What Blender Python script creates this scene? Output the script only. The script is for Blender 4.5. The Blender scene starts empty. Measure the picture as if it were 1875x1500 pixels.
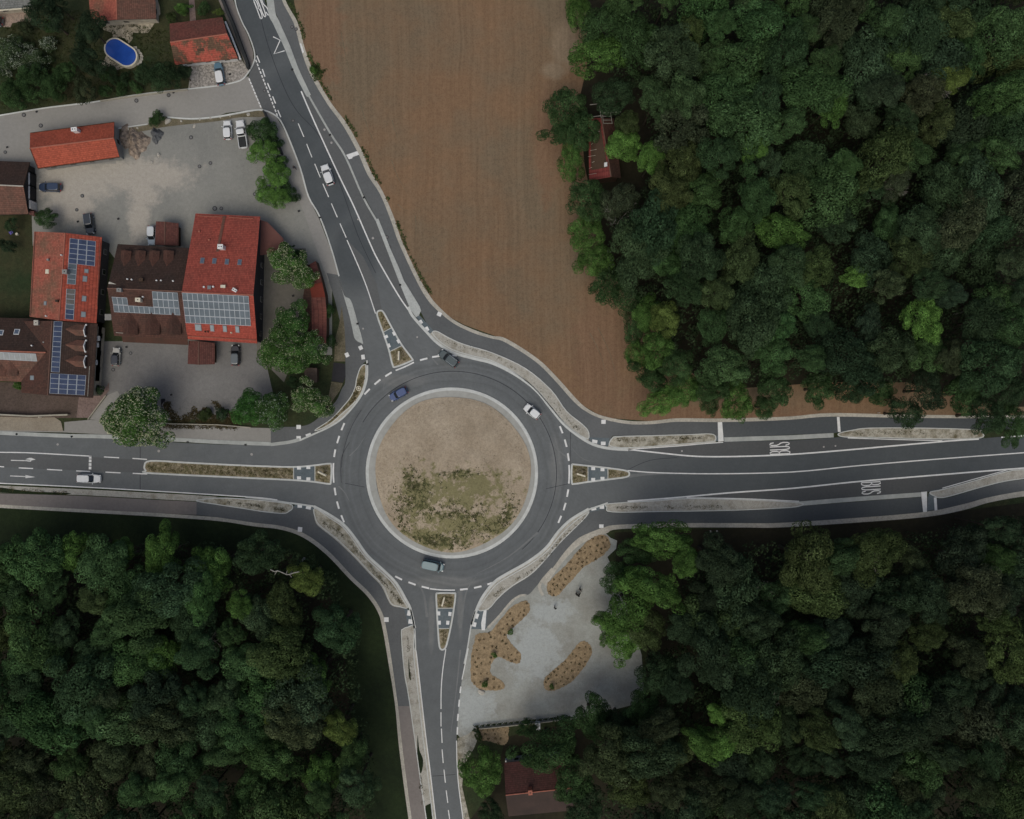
import bpy, bmesh, math, random
from mathutils import Vector, Matrix, Quaternion
from mathutils.geometry import tessellate_polygon
R=math.radians
C=bpy.context.scene.collection
sc=bpy.context.scene
# ---------------------------------------------------------------- camera, sky, sun, exposure
S=0.11; H=170.0                      # metres per photo pixel on the ground, drone height
cam_d=bpy.data.cameras.new('drone_camera'); cam=bpy.data.objects.new('drone_camera',cam_d); C.objects.link(cam)
cam.location=(0,0,H); cam.rotation_euler=(0,0,0)
cam_d.sensor_width=36; cam_d.lens=36*H/(1875*S); cam_d.clip_start=1; cam_d.clip_end=6000
sc.camera=cam
world=bpy.data.worlds.new("World"); sc.world=world; world.use_nodes=True
wn=world.node_tree; sky=wn.nodes.new('ShaderNodeTexSky'); sky.sky_type='NISHITA'; sky.sun_disc=False
SUN_EL=R(60); SUN_ROT=R(198)
sky.sun_elevation=SUN_EL; sky.sun_rotation=SUN_ROT; sky.air_density=0.85; sky.dust_density=6.0; sky.ozone_density=0.6
wn.links.new(sky.outputs[0],wn.nodes['Background'].inputs[0]); wn.nodes['Background'].inputs[1].default_value=0.135
sd=bpy.data.lights.new('sun','SUN'); sd.energy=0.75; sd.angle=R(55); sd.color=(.89,1,.88)
sun=bpy.data.objects.new('sun',sd); C.objects.link(sun)
dv=Vector((math.sin(SUN_ROT)*math.cos(SUN_EL),math.cos(SUN_ROT)*math.cos(SUN_EL),math.sin(SUN_EL)))
sun.rotation_euler=dv.to_track_quat('Z','Y').to_euler(); sun.location=(0,0,120)
sc.view_settings.view_transform='Standard'; sc.view_settings.look='None'; sc.view_settings.gamma=1
sc.view_settings.exposure=-0.46
# ---------------------------------------------------------------- helpers
def P(x,y,z=0.0):
    k=S*(H-z)/H
    return Vector(((x-937.5)*k,(750-y)*k,z))
def tag(o,label=None,cat=None,group=None,kind=None):
    if label: o['label']=label
    if cat: o['category']=cat
    if group: o['group']=group
    if kind: o['kind']=kind
    return o
def empty(name,loc,label=None,cat=None,group=None,rz=0):
    o=bpy.data.objects.new(name,None); C.objects.link(o); o.location=loc; o.rotation_euler=(0,0,rz); o.empty_display_size=.5
    return tag(o,label,cat,group)
class MB:
    def __init__(s): s.v=[]; s.f=[]; s.m=[]; s.uv=[]
    def face(s,pts,m=0,uv=None):
        n=len(s.v); s.v+=[tuple(p) for p in pts]; s.f.append(tuple(range(n,n+len(pts)))); s.m.append(m); s.uv.append(uv)
    def box(s,c,sx,sy,sz,rz=0,m=0):          # c = centre of the base
        ca,sa=math.cos(rz),math.sin(rz); p=[]
        for z in (0,sz):
            for a,b in ((-1,-1),(1,-1),(1,1),(-1,1)):
                x,y=a*sx/2,b*sy/2
                p.append((c[0]+x*ca-y*sa,c[1]+x*sa+y*ca,c[2]+z))
        for q in ((3,2,1,0),(4,5,6,7),(0,1,5,4),(1,2,6,5),(2,3,7,6),(3,0,4,7)): s.face([p[i] for i in q],m)
    def prism(s,bot,top,m=0,mt=None):        # loops of equal length, counter-clockwise
        n=len(bot)
        for i in range(n):
            j=(i+1)%n; s.face([bot[i],bot[j],top[j],top[i]],m)
        s.face(list(top),m if mt is None else mt); s.face(list(reversed(bot)),m)
    def tube(s,a,b,r0,r1,n=8,m=0,cap=True):
        a=Vector(a); b=Vector(b); d=(b-a)
        if d.length<1e-6: return
        q=d.to_track_quat('Z','Y'); A=[];B=[]
        for i in range(n):
            t=2*math.pi*i/n; o=q@Vector((math.cos(t),math.sin(t),0)); A.append(a+o*r0); B.append(b+o*r1)
        for i in range(n):
            j=(i+1)%n; s.face([A[i],A[j],B[j],B[i]],m)
        if cap: s.face(B,m); s.face(list(reversed(A)),m)
    def build(s,name,mats,parent=None,smooth=False,loc=None):
        me=bpy.data.meshes.new(name); me.from_pydata(s.v,[],s.f)
        if not isinstance(mats,(list,tuple)): mats=[mats]
        for m in mats: me.materials.append(m)
        me.polygons.foreach_set('material_index',s.m)
        if smooth: me.polygons.foreach_set('use_smooth',[True]*len(s.f))
        if any(u for u in s.uv):
            ul=me.uv_layers.new(name='UVMap'); k=0
            for u,f in zip(s.uv,s.f):
                for i in range(len(f)):
                    if u: ul.data[k].uv=u[i]
                    k+=1
        me.update()
        o=bpy.data.objects.new(name,me); C.objects.link(o)
        if loc is not None: o.location=loc
        if parent is not None:
            o.parent=parent
            if loc is None:                  # mesh is in world space: cancel the parent's placement
                o.matrix_parent_inverse=pinv(parent)
        return o
def wmat(o):
    b=Matrix.Translation(o.location)@o.rotation_euler.to_matrix().to_4x4()@Matrix.Diagonal((*o.scale,1))
    return (wmat(o.parent)@o.matrix_parent_inverse@b) if o.parent else b
def pinv(p): return wmat(p).inverted()
def cr(pts,closed=False,n=5):                # Catmull-Rom through pixel points
    out=[]; N=len(pts)
    rng=range(N) if closed else range(N-1)
    for i in rng:
        if closed: p0,p1,p2,p3=pts[i-1],pts[i],pts[(i+1)%N],pts[(i+2)%N]
        else: p1,p2=pts[i],pts[i+1]; p0=pts[i-1] if i>0 else p1; p3=pts[i+2] if i+2<N else p2
        for k in range(n):
            t=k/n; q=[]
            for a in (0,1):
                q.append(.5*((2*p1[a])+(-p0[a]+p2[a])*t+(2*p0[a]-5*p1[a]+4*p2[a]-p3[a])*t*t+(-p0[a]+3*p1[a]-3*p2[a]+p3[a])*t**3))
            out.append(tuple(q))
    if not closed: out.append(pts[-1])
    return out
def fillto(mb,pts,z,m=0,zb=None):
    w=[P(x,y,0) for x,y in pts]
    area=sum(w[i].x*w[(i+1)%len(w)].y-w[(i+1)%len(w)].x*w[i].y for i in range(len(w)))
    if area<0: w.reverse()
    for t in tessellate_polygon([[Vector((p.x,p.y,0)) for p in w]]):
        a,b,c=[w[i] for i in t]
        if (b-a).cross(c-a).z<0: b,c=c,b
        mb.face([(p.x,p.y,z) for p in (a,b,c)],m)
    if zb is not None:
        for i in range(len(w)):
            j=(i+1)%len(w)
            mb.face([(w[i].x,w[i].y,zb),(w[j].x,w[j].y,zb),(w[j].x,w[j].y,z),(w[i].x,w[i].y,z)],m)
def sheet(name,pts,z,mat,smooth=False,kind='structure',zb=None,parent=None,n=4,label=None):
    mb=MB(); fillto(mb,cr(pts,True,n) if smooth else pts,z,0,zb)
    o=mb.build(name,mat,parent)
    if parent is None: o['kind']=kind
    if label: o['label']=label
    return o
def ribto(mb,pts,w,z,m=0,zb=None,closed=False,smooth=True,n=4,dash=None):
    """ribbon of width w (pixels) along pixel points; dash=(on,off) in pixels"""
    q=cr(pts,closed,n) if smooth and len(pts)>2 else list(pts)
    if closed: q=q+[q[0]]
    if dash:
        segs=[];on,off=dash;cur=[q[0]];acc=0;state=True
        for i in range(len(q)-1):
            a=Vector(q[i]);b=Vector(q[i+1]);L=(b-a).length;pos=0
            while True:
                need=(on if state else off)-acc
                if pos+need<=L:
                    pos+=need; pt=a.lerp(b,pos/L) if L>0 else a
                    if state: cur.append(tuple(pt)); segs.append(cur)
                    cur=[tuple(pt)]; state=not state; acc=0
                else:
                    acc+=L-pos; break
            if state: cur.append(tuple(b))
        for s_ in segs: ribto(mb,s_,w,z,m,zb,False,False)
        return
    N=len(q); L=[];Rr=[]
    ws=w if isinstance(w,(list,tuple)) else None
    for i in range(N):
        if closed: a=Vector(q[(i-1)%(N-1)]); b=Vector(q[(i+1)%(N-1)])
        else: a=Vector(q[max(0,i-1)]); b=Vector(q[min(N-1,i+1)])
        d=(b-a); d=d.normalized() if d.length>1e-9 else Vector((1,0)); nn=Vector((-d.y,d.x))
        ww=(ws[0]+(ws[1]-ws[0])*i/(N-1)) if ws else w
        c=Vector(q[i]); L.append(P(*(c+nn*ww/2))); Rr.append(P(*(c-nn*ww/2)))
    for i in range(N-1):
        a,b,c,d=L[i],L[i+1],Rr[i+1],Rr[i]
        quad=[(p.x,p.y,z) for p in (a,b,c,d)]
        if (b-a).cross(c-a).z<0: quad.reverse()
        mb.face(quad,m)
        if zb is not None:
            mb.face([(a.x,a.y,zb),(b.x,b.y,zb),(b.x,b.y,z),(a.x,a.y,z)],m)
            mb.face([(c.x,c.y,zb),(d.x,d.y,zb),(d.x,d.y,z),(c.x,c.y,z)],m)
    if zb is not None and not closed:
        for a,c in ((L[0],Rr[0]),(L[-1],Rr[-1])):
            mb.face([(a.x,a.y,zb),(c.x,c.y,zb),(c.x,c.y,z),(a.x,a.y,z)],m)
def copy_tree(o,parent=None):
    c=o.copy(); C.objects.link(c); c.parent=parent
    for ch in o.children: copy_tree(ch,c)
    return c
# ---------------------------------------------------------------- materials
def newmat(name):
    m=bpy.data.materials.new(name); m.use_nodes=True; nt=m.node_tree
    return m,nt,nt.nodes,nt.links,nt.nodes['Principled BSDF']
def math_(N,L,op,a,b=None,c=None):
    n=N.new('ShaderNodeMath'); n.operation=op
    for i,v in enumerate((a,b,c)):
        if v is None: continue
        if hasattr(v,'is_output'): L.new(v,n.inputs[i])
        else: n.inputs[i].default_value=v
    return n.outputs[0]
def noise(N,L,vec,scale,detail=3,rough=.55):
    n=N.new('ShaderNodeTexNoise'); n.inputs['Scale'].default_value=scale; n.inputs['Detail'].default_value=detail; n.inputs['Roughness'].default_value=rough
    L.new(vec,n.inputs['Vector']); return n.outputs['Fac']
def mixc(N,L,f,a,b,mode='MIX'):
    n=N.new('ShaderNodeMix'); n.data_type='RGBA'; n.blend_type=mode
    if hasattr(f,'is_output'): L.new(f,n.inputs[0])
    else: n.inputs[0].default_value=f
    for i,v in ((6,a),(7,b)):
        if hasattr(v,'is_output'): L.new(v,n.inputs[i])
        else: n.inputs[i].default_value=(*v[:3],1)
    return n.outputs[2]
def rng(N,L,v,a,b,c=0,d=1):
    n=N.new('ShaderNodeMapRange'); L.new(v,n.inputs[0])
    for i,x in enumerate((a,b,c,d)): n.inputs[i+1].default_value=x
    return n.outputs[0]
def blobmask(N,L,pos,blobs,nz,amp=.5):
    """mask 0..1 around pixel ellipses (cx,cy,rx,ry)"""
    out=None
    for cx,cy,rx,ry in blobs:
        c=P(cx,cy)
        s=N.new('ShaderNodeVectorMath'); s.operation='SUBTRACT'; L.new(pos,s.inputs[0]); s.inputs[1].default_value=(c.x,c.y,0)
        t=N.new('ShaderNodeVectorMath'); t.operation='MULTIPLY'; L.new(s.outputs[0],t.inputs[0]); t.inputs[1].default_value=(1/(rx*S),1/(ry*S),0)
        l=N.new('ShaderNodeVectorMath'); l.operation='LENGTH'; L.new(t.outputs[0],l.inputs[0])
        d=math_(N,L,'ADD',l.outputs['Value'],math_(N,L,'MULTIPLY',math_(N,L,'SUBTRACT',nz,.5),-2*amp))
        m=rng(N,L,d,1.15,.6,0,1)
        out=m if out is None else math_(N,L,'MAXIMUM',out,m)
    return out
def ground_mat(name,c1,c2,s_big=.12,s_small=5,spec=.2,rough=.92,bump=.0,fine=.35,c3=None,blobs=None,amp=.8,aniso=None,lo=.35,hi=.65,gr=None,c4=None,blobs4=None,nzs=.35,amp4=.6):
    """c1/c2 patches by large noise, grain by small noise, c3 within pixel blobs"""
    m,nt,N,L,B=newmat(name)
    g=N.new('ShaderNodeNewGeometry'); pos=g.outputs['Position']; vec=pos
    n1=noise(N,L,pos,s_big,5,.6); f1=rng(N,L,n1,lo,hi)
    col=mixc(N,L,f1,c1,c2)
    if c3 is not None:
        nz=noise(N,L,pos,nzs,7,.75)
        col=mixc(N,L,blobmask(N,L,pos,blobs,nz,amp),col,c3)
    if c4 is not None: col=mixc(N,L,blobmask(N,L,pos,blobs4,noise(N,L,pos,.25,7,.75),amp4),col,c4)
    if aniso:
        ang,sx,sy,st=aniso
        mp=N.new('ShaderNodeMapping'); mp.inputs['Rotation'].default_value=(0,0,R(ang)); mp.inputs['Scale'].default_value=(sx,sy,1)
        wob=N.new('ShaderNodeVectorMath'); wob.operation='ADD'
        nn=N.new('ShaderNodeTexNoise'); nn.inputs['Scale'].default_value=.03; L.new(pos,nn.inputs['Vector'])
        sc_=N.new('ShaderNodeVectorMath'); sc_.operation='SCALE'; L.new(nn.outputs['Color'],sc_.inputs[0]); sc_.inputs['Scale'].default_value=4
        L.new(pos,wob.inputs[0]); L.new(sc_.outputs[0],wob.inputs[1]); L.new(wob.outputs[0],mp.inputs[0])
        n3=noise(N,L,mp.outputs[0],1,3,.6)
        col=mixc(N,L,st,col,mixc(N,L,rng(N,L,n3,.3,.7),(.45,.42,.4),(1.5,1.5,1.5)),'MULTIPLY')
    n2=noise(N,L,pos,s_small*.22,9,.78); k=rng(N,L,n2,.28,.72,1-fine,1+fine)
    if gr:
        v=N.new('ShaderNodeTexVoronoi'); v.inputs['Scale'].default_value=gr[0]; L.new(pos,v.inputs['Vector'])
        k=math_(N,L,'MULTIPLY',k,rng(N,L,v.outputs['Distance'],0,.6,1-gr[1],1+gr[1]))
    cc=N.new('ShaderNodeCombineColor')
    for i in range(3): L.new(k,cc.inputs[i])
    col=mixc(N,L,1,col,cc.outputs[0],'MULTIPLY')
    L.new(col,B.inputs['Base Color']); B.inputs['Roughness'].default_value=rough; B.inputs['Specular IOR Level'].default_value=spec
    if bump:
        b=N.new('ShaderNodeBump'); b.inputs['Strength'].default_value=bump; b.inputs['Distance'].default_value=.1; L.new(n2,b.inputs['Height']); L.new(b.outputs[0],B.inputs['Normal'])
    return m
def plain(name,c,rough=.6,spec=.4,metal=0,var=.12,scale=2,dirt=None):
    m,nt,N,L,B=newmat(name)
    tc=N.new('ShaderNodeTexCoord'); n1=noise(N,L,tc.outputs['Object'],scale,5,.6)
    a=[x*(1-var) for x in c]; b=[min(1,x*(1+var)) for x in c]
    col=mixc(N,L,rng(N,L,n1,.3,.7),a,b)
    if dirt: col=mixc(N,L,math_(N,L,'MULTIPLY',rng(N,L,noise(N,L,tc.outputs['Object'],scale*.4,6,.7),.45,.7),dirt[1]),col,dirt[0])
    L.new(col,B.inputs['Base Color']); B.inputs['Roughness'].default_value=rough; B.inputs['Specular IOR Level'].default_value=spec; B.inputs['Metallic'].default_value=metal
    return m
def tile_mat(name,c,stain,st_amt=.6,row=.38,colw=.28,contrast=.35,st_scale=.25,lo=.45,hi=.62):
    """roof tiles in UV metres: rows up the slope, stains of moss and soot by noise"""
    m,nt,N,L,B=newmat(name)
    uv=N.new('ShaderNodeUVMap'); sx=N.new('ShaderNodeSeparateXYZ'); L.new(uv.outputs[0],sx.inputs[0])
    g=N.new('ShaderNodeNewGeometry')
    def saw(v,p):
        return math_(N,L,'FRACT',math_(N,L,'DIVIDE',v,p))
    r=saw(sx.outputs[1],row); c_=saw(sx.outputs[0],colw)
    rr=rng(N,L,r,0,.35,1-contrast,1.08); ccm=rng(N,L,math_(N,L,'ABSOLUTE',math_(N,L,'SUBTRACT',c_,.5)),.5,.2,1-contrast*.7,1.05)
    br=N.new('ShaderNodeTexWhiteNoise'); br.noise_dimensions='2D'
    cv=N.new('ShaderNodeCombineXYZ'); L.new(math_(N,L,'FLOOR',math_(N,L,'DIVIDE',sx.outputs[0],colw)),cv.inputs[0]); L.new(math_(N,L,'FLOOR',math_(N,L,'DIVIDE',sx.outputs[1],row)),cv.inputs[1]); L.new(cv.outputs[0],br.inputs['Vector'])
    k=math_(N,L,'MULTIPLY',math_(N,L,'MULTIPLY',rr,ccm),rng(N,L,br.outputs['Value'],0,1,.82,1.18))
    ns=noise(N,L,g.outputs['Position'],st_scale,7,.7)
    col=mixc(N,L,math_(N,L,'MULTIPLY',rng(N,L,ns,lo,hi),st_amt),c,stain)
    n5=noise(N,L,g.outputs['Position'],3.2,4,.8); k=math_(N,L,'MULTIPLY',k,rng(N,L,n5,.3,.7,.85,1.15))
    cc=N.new('ShaderNodeCombineColor')
    for i in range(3): L.new(k,cc.inputs[i])
    col=mixc(N,L,1,col,cc.outputs[0],'MULTIPLY')
    L.new(col,B.inputs['Base Color']); B.inputs['Roughness'].default_value=.85; B.inputs['Specular IOR Level'].default_value=.2
    b=N.new('ShaderNodeBump'); b.inputs['Strength'].default_value=.5; b.inputs['Distance'].default_value=.05; L.new(k,b.inputs['Height']); L.new(b.outputs[0],B.inputs['Normal'])
    return m
def leaf_mat(name,gain=1,transl=.25):
    m,nt,N,L,B=newmat(name); N.remove(B)
    oi=N.new('ShaderNodeObjectInfo'); g=N.new('ShaderNodeNewGeometry')
    n1=noise(N,L,g.outputs['Position'],.55,3,.6)
    k=math_(N,L,'MULTIPLY',rng(N,L,g.outputs['Random Per Island'],0,1,.55,1.5),rng(N,L,n1,.3,.7,.65*gain,1.4*gain))
    cc=N.new('ShaderNodeCombineColor')
    for i in range(3): L.new(k,cc.inputs[i])
    col=mixc(N,L,1,oi.outputs['Color'],cc.outputs[0],'MULTIPLY')
    d=N.new('ShaderNodeBsdfDiffuse'); t=N.new('ShaderNodeBsdfTranslucent'); mx=N.new('ShaderNodeMixShader'); mx.inputs[0].default_value=transl
    L.new(col,d.inputs[0]); L.new(col,t.inputs[0]); L.new(d.outputs[0],mx.inputs[1]); L.new(t.outputs[0],mx.inputs[2])
    L.new(mx.outputs[0],N['Material Output'].inputs[0])
    return m
M={}
M['asphalt']=ground_mat('asphalt',(.122,.133,.138),(.142,.153,.156),.05,9,fine=.10,c3=(.168,.176,.175),blobs=[(1182,867,16,5),(815,1066,75,12),(790,1135,6,60),(843,1120,6,50),(735,697,55,12),(1018,850,13,60)],amp=.5,rough=.85,c4=(.080,.091,.097),blobs4=[(1640,855,500,130),(470,20,90,140),(540,210,80,120),(600,340,70,110),(650,460,50,80)],amp4=.22)  # north blobs are darker asphalt; eastern one paints lens falloff into the road
def ring_wear(m,cx,cy):
    nt=m.node_tree; N,L=nt.nodes,nt.links; B=N['Principled BSDF']; src=B.inputs['Base Color'].links[0].from_socket
    g=N.new('ShaderNodeNewGeometry'); c=P(cx,cy); s=N.new('ShaderNodeVectorMath'); s.operation='SUBTRACT'; L.new(g.outputs['Position'],s.inputs[0]); s.inputs[1].default_value=(c.x,c.y,0)
    l=N.new('ShaderNodeVectorMath'); l.operation='LENGTH'; L.new(s.outputs[0],l.inputs[0])
    w=N.new('ShaderNodeTexNoise'); w.noise_dimensions='1D'; w.inputs['Scale'].default_value=1.1; w.inputs['Detail'].default_value=4; L.new(math_(N,L,'ADD',l.outputs['Value'],math_(N,L,'MULTIPLY',noise(N,L,g.outputs['Position'],.06,3),3)),w.inputs['W'])
    k=rng(N,L,w.outputs['Fac'],.3,.7,.90,1.10)
    k=math_(N,L,'ADD',1,math_(N,L,'MULTIPLY',math_(N,L,'SUBTRACT',k,1),rng(N,L,l.outputs['Value'],23,27,1,.0)))
    k=math_(N,L,'MULTIPLY',k,rng(N,L,noise(N,L,g.outputs['Position'],.5,6,.7),.3,.7,.92,1.08))
    cc=N.new('ShaderNodeCombineColor')
    for i in range(3): L.new(k,cc.inputs[i])
    L.new(mixc(N,L,1,src,cc.outputs[0],'MULTIPLY'),B.inputs['Base Color'])
ring_wear(M['asphalt'],829,867)
M['asphalt_scuff']=ground_mat('asphalt_scuff',(.16,.17,.17),(.19,.20,.20),.3,9,fine=.12)
M['asphalt_new']=ground_mat('asphalt_new',(.070,.083,.091),(.080,.094,.102),.06,9,fine=.10,rough=.85,aniso=(-17,.9,.03,.2))
M['asphalt_east']=ground_mat('asphalt_east',(.074,.085,.090),(.088,.099,.104),.06,9,fine=.10,rough=.85,aniso=(86,.9,.03,.2))
M['asphalt_lane']=ground_mat('asphalt_lane',(.106,.112,.114),(.122,.127,.128),.07,9,fine=.13,c4=(.085,.09,.092),blobs4=[(1640,855,420,130)],amp4=.2)  # eastern blob carries the lens falloff in the lane colour
M['asphalt_path']=ground_mat('asphalt_path',(.108,.115,.118),(.135,.142,.144),.08,9,fine=.14,c4=(.078,.088,.094),blobs4=[(1640,775,400,60),(1580,935,470,60)],amp4=.2)  # eastern blobs: dark newer asphalt, with lens falloff added to the colour
M['asphalt_warm']=ground_mat('asphalt_warm',(.19,.172,.16),(.225,.205,.19),.1,8,fine=.15)
M['asphalt_old']=ground_mat('asphalt_old',(.255,.25,.233),(.295,.288,.268),.06,7,fine=.12)
M['seam']=plain('seam',(.04,.042,.05),.9,.1)
M['patch']=ground_mat('patch',(.03,.03,.034),(.036,.036,.04),.3,9,fine=.2)
M['crossing']=ground_mat('crossing',(.10,.125,.14),(.13,.155,.165),.3,9,fine=.2,gr=(5,.1))
M['kerb']=ground_mat('kerb',(.50,.52,.50),(.58,.60,.58),.4,6,fine=.14)
M['gutter']=ground_mat('gutter',(.34,.36,.345),(.42,.44,.42),.4,7,fine=.16)
M['concrete']=ground_mat('concrete',(.36,.38,.365),(.43,.455,.44),.3,7,fine=.15,gr=(3,.08))
M['verge']=ground_mat('verge',(.34,.325,.28),(.43,.41,.355),.3,8,fine=.3,gr=(6,.15))
M['verge_soil']=ground_mat('verge_soil',(.36,.345,.29),(.13,.115,.07),.5,8,fine=.35,gr=(5,.2),lo=.44,hi=.66,bump=.4)
M['verge_pale']=ground_mat('verge_pale',(.36,.35,.31),(.22,.205,.16),.55,9,fine=.25,gr=(5,.15),lo=.5,hi=.75)
M['island_soil']=ground_mat('island_soil',(.24,.205,.14),(.115,.105,.055),1.0,9,fine=.4,gr=(4,.3),bump=.6,lo=.4,hi=.62)
M['soil_brown']=ground_mat('soil_brown',(.15,.13,.09),(.10,.09,.055),.5,8,fine=.3,gr=(4,.2))
M['mulch']=ground_mat('mulch',(.285,.215,.13),(.20,.15,.09),.9,9,fine=.4,gr=(6,.25),bump=.6)
M['field']=ground_mat('field',(.190,.120,.070),(.158,.120,.078),.035,5,fine=.16,aniso=(12,1.5,.03,.2),gr=(3,.12),bump=.3,
    c3=(.183,.115,.071),blobs=[(1100,650,60,120),(1175,745,80,40),(590,60,40,120),(1000,260,25,110),(1330,765,200,30)],amp=1.4,c4=(.215,.165,.112),blobs4=[(1035,85,28,46),(1015,130,26,18)],lo=.42,hi=.58)
M['field_pale']=ground_mat('field_pale',(.24,.18,.12),(.19,.13,.09),.2,6,fine=.3)
M['forest_floor']=ground_mat('forest_floor',(.02,.018,.012),(.028,.026,.014),.15,4,fine=.4)
M['dark_grass']=ground_mat('dark_grass',(.010,.017,.007),(.017,.028,.010),.12,5,fine=.4,bump=.5,gr=(5,.2))  # dark green has the shade along the wood edge put into it
M['grass']=ground_mat('grass',(.022,.034,.014),(.036,.040,.018),.2,5,fine=.4,bump=.5,gr=(4,.25))
M['lawn']=ground_mat('lawn',(.02,.034,.014),(.045,.042,.02),.1,5,fine=.35,bump=.5,gr=(4,.2))
M['yard']=ground_mat('yard',(.205,.208,.192),(.255,.255,.232),.1,6,fine=.14,gr=(4,.06),c3=(.37,.345,.30),blobs=[(135,330,90,46),(250,320,110,34),(130,365,50,46),(262,350,34,32),(255,400,22,50)],amp=1.0)
M['yard_south']=ground_mat('yard_south',(.15,.147,.143),(.19,.187,.18),.1,6,fine=.16,gr=(4,.08))
M['gravel']=ground_mat('gravel',(.33,.345,.32),(.26,.262,.235),.22,6,fine=.15,gr=(4,.07),c3=(.36,.385,.375),blobs=[(865,1300,40,50),(980,1190,50,60),(1010,1120,40,24)],amp=1.8)
M['sand']=ground_mat('sand',(.23,.20,.155),(.27,.24,.19),.3,8,fine=.2,gr=(5,.1))
M['cobbles']=ground_mat('cobbles',(.30,.28,.255),(.16,.15,.135),2.2,9,fine=.3,gr=(3,.35),lo=.42,hi=.6)
M['terrace']=ground_mat('terrace',(.30,.23,.19),(.22,.18,.15),.5,6,fine=.3,gr=(3,.25))
M['terrace_dark']=ground_mat('terrace_dark',(.065,.05,.04),(.10,.075,.065),.1,6,fine=.3,gr=(3,.15))
M['paving_pink']=ground_mat('paving_pink',(.15,.11,.10),(.19,.14,.125),.3,6,fine=.3,gr=(3,.2))
M['flagstone']=ground_mat('flagstone',(.33,.30,.24),(.2,.18,.14),.9,6,fine=.3,gr=(1.4,.3))
M['court']=ground_mat('court',(.14,.135,.115),(.17,.16,.14),.3,6,fine=.15)
M['paint']=ground_mat('paint',(.66,.67,.66),(.76,.77,.76),.8,9,fine=.12,rough=.7)
M['paint_worn']=ground_mat('paint_worn',(.55,.56,.55),(.7,.71,.7),1.2,9,fine=.2,rough=.7)
M['mound']=ground_mat('mound',(.31,.255,.185),(.385,.325,.245),.16,7,fine=.22,gr=(3,.12),bump=.4,c3=(.19,.175,.09),nzs=.55,
    blobs=[(765,905,40,42),(830,960,60,32),(900,960,60,28),(870,880,60,20),(790,985,50,25),(835,900,90,35)],amp=3.2)
M['apron']=ground_mat('apron',(.33,.335,.31),(.38,.385,.36),.5,6,fine=.12)
M['iron']=plain('iron',(.05,.05,.052),.6,.4,.6)
M['lid']=ground_mat('lid',(.33,.32,.31),(.4,.39,.38),2,9,fine=.15)
M['lid_dim']=ground_mat('lid_dim',(.15,.15,.15),(.18,.18,.18),2,9,fine=.15)
M['rt_orange']=tile_mat('rt_orange',(.36,.085,.05),(.2,.06,.042),.35,st_scale=.2)
M['rt_red']=tile_mat('rt_red',(.29,.068,.05),(.20,.06,.046),.5,st_scale=.2)
M['rt_inn']=tile_mat('rt_inn',(.33,.066,.045),(.24,.06,.045),.4)
M['rt_bright']=tile_mat('rt_bright',(.34,.075,.048),(.22,.06,.045),.4,row=.6,contrast=.4)
M['rt_faded']=tile_mat('rt_faded',(.33,.10,.07),(.15,.10,.065),.8,st_scale=.16)
M['rt_mossy']=tile_mat('rt_mossy',(.35,.085,.06),(.10,.07,.045),.95,st_scale=.35,lo=.47,hi=.55)
M['rt_dull']=tile_mat('rt_dull',(.17,.062,.048),(.12,.06,.045),.6)
M['rt_brown']=tile_mat('rt_brown',(.085,.042,.032),(.05,.035,.028),.6)
M['rt_dark']=tile_mat('rt_dark',(.055,.034,.027),(.04,.03,.026),.6)
M['rt_warm']=tile_mat('rt_warm',(.15,.075,.055),(.09,.06,.045),.7,st_scale=.4)
M['rt_forest']=tile_mat('rt_forest',(.19,.045,.04),(.15,.042,.037),.3,colw=1.0,st_scale=.25)
M['rt_shed']=tile_mat('rt_shed',(.12,.048,.040),(.09,.045,.038),.6)
M['rt_bottom']=tile_mat('rt_bottom',(.075,.032,.028),(.05,.028,.024),.6)
M['roof_plain']=ground_mat('roof_plain',(.06,.042,.036),(.045,.034,.03),.3,6,fine=.12)
M['rt_grey']=tile_mat('rt_grey',(.17,.175,.17),(.11,.12,.115),.6)
M['flat_red']=ground_mat('flat_red',(.13,.062,.055),(.15,.07,.06),.3,6,fine=.12)
M['ridge']=plain('ridge',(.34,.13,.09),.8,.2)
M['ridge_dull']=plain('ridge_dull',(.15,.085,.065),.8,.2)
M['wall_cream']=plain('wall_cream',(.46,.42,.34),.9,.1,dirt=((.25,.22,.18),.5))
M['wall_white']=plain('wall_white',(.58,.58,.56),.9,.1,dirt=((.35,.34,.32),.4))
M['wall_grey']=plain('wall_grey',(.24,.24,.23),.9,.1)
M['wall_dark']=plain('wall_dark',(.055,.055,.06),.9,.1)  # shade of the east walls put into the base colour
M['wood']=plain('wood',(.07,.045,.03),.8,.2)
M['pane']=plain('pane',(.10,.13,.18),.15,.8)
M['pane_light']=plain('pane_light',(.22,.26,.28),.4,.4)
M['frame']=plain('frame',(.16,.17,.18),.5,.5)
M['white']=plain('white',(.68,.69,.68),.5,.4)
M['cream']=plain('cream',(.62,.58,.46),.6,.3)
M['solar_blue']=plain('solar_blue',(.045,.065,.125),.5,.25,var=.25,scale=.8)
M['solar_grey']=plain('solar_grey',(.10,.128,.15),.5,.25,var=.18,scale=.8)
M['solar_pale']=plain('solar_pale',(.28,.30,.30),.5,.3,var=.15,scale=.8)
M['solar_dirty']=plain('solar_dirty',(.12,.115,.105),.5,.4,var=.2,scale=.8)
M['alu']=plain('alu',(.38,.42,.46),.4,.5)
M['black']=plain('black',(.02,.02,.022),.7,.3)
M['fence_dark']=plain('fence_dark',(.03,.033,.034),.7,.2)
M['rubber']=plain('rubber',(.02,.02,.02),.8,.3)
M['glass']=plain('glass',(.015,.02,.025),.12,.8)
M['lamp']=plain('lamp',(.6,.62,.62),.2,.6)
M['red_lamp']=plain('red_lamp',(.3,.02,.02),.3,.6)
M['stone']=plain('stone',(.42,.40,.35),.9,.1,var=.25)
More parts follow.
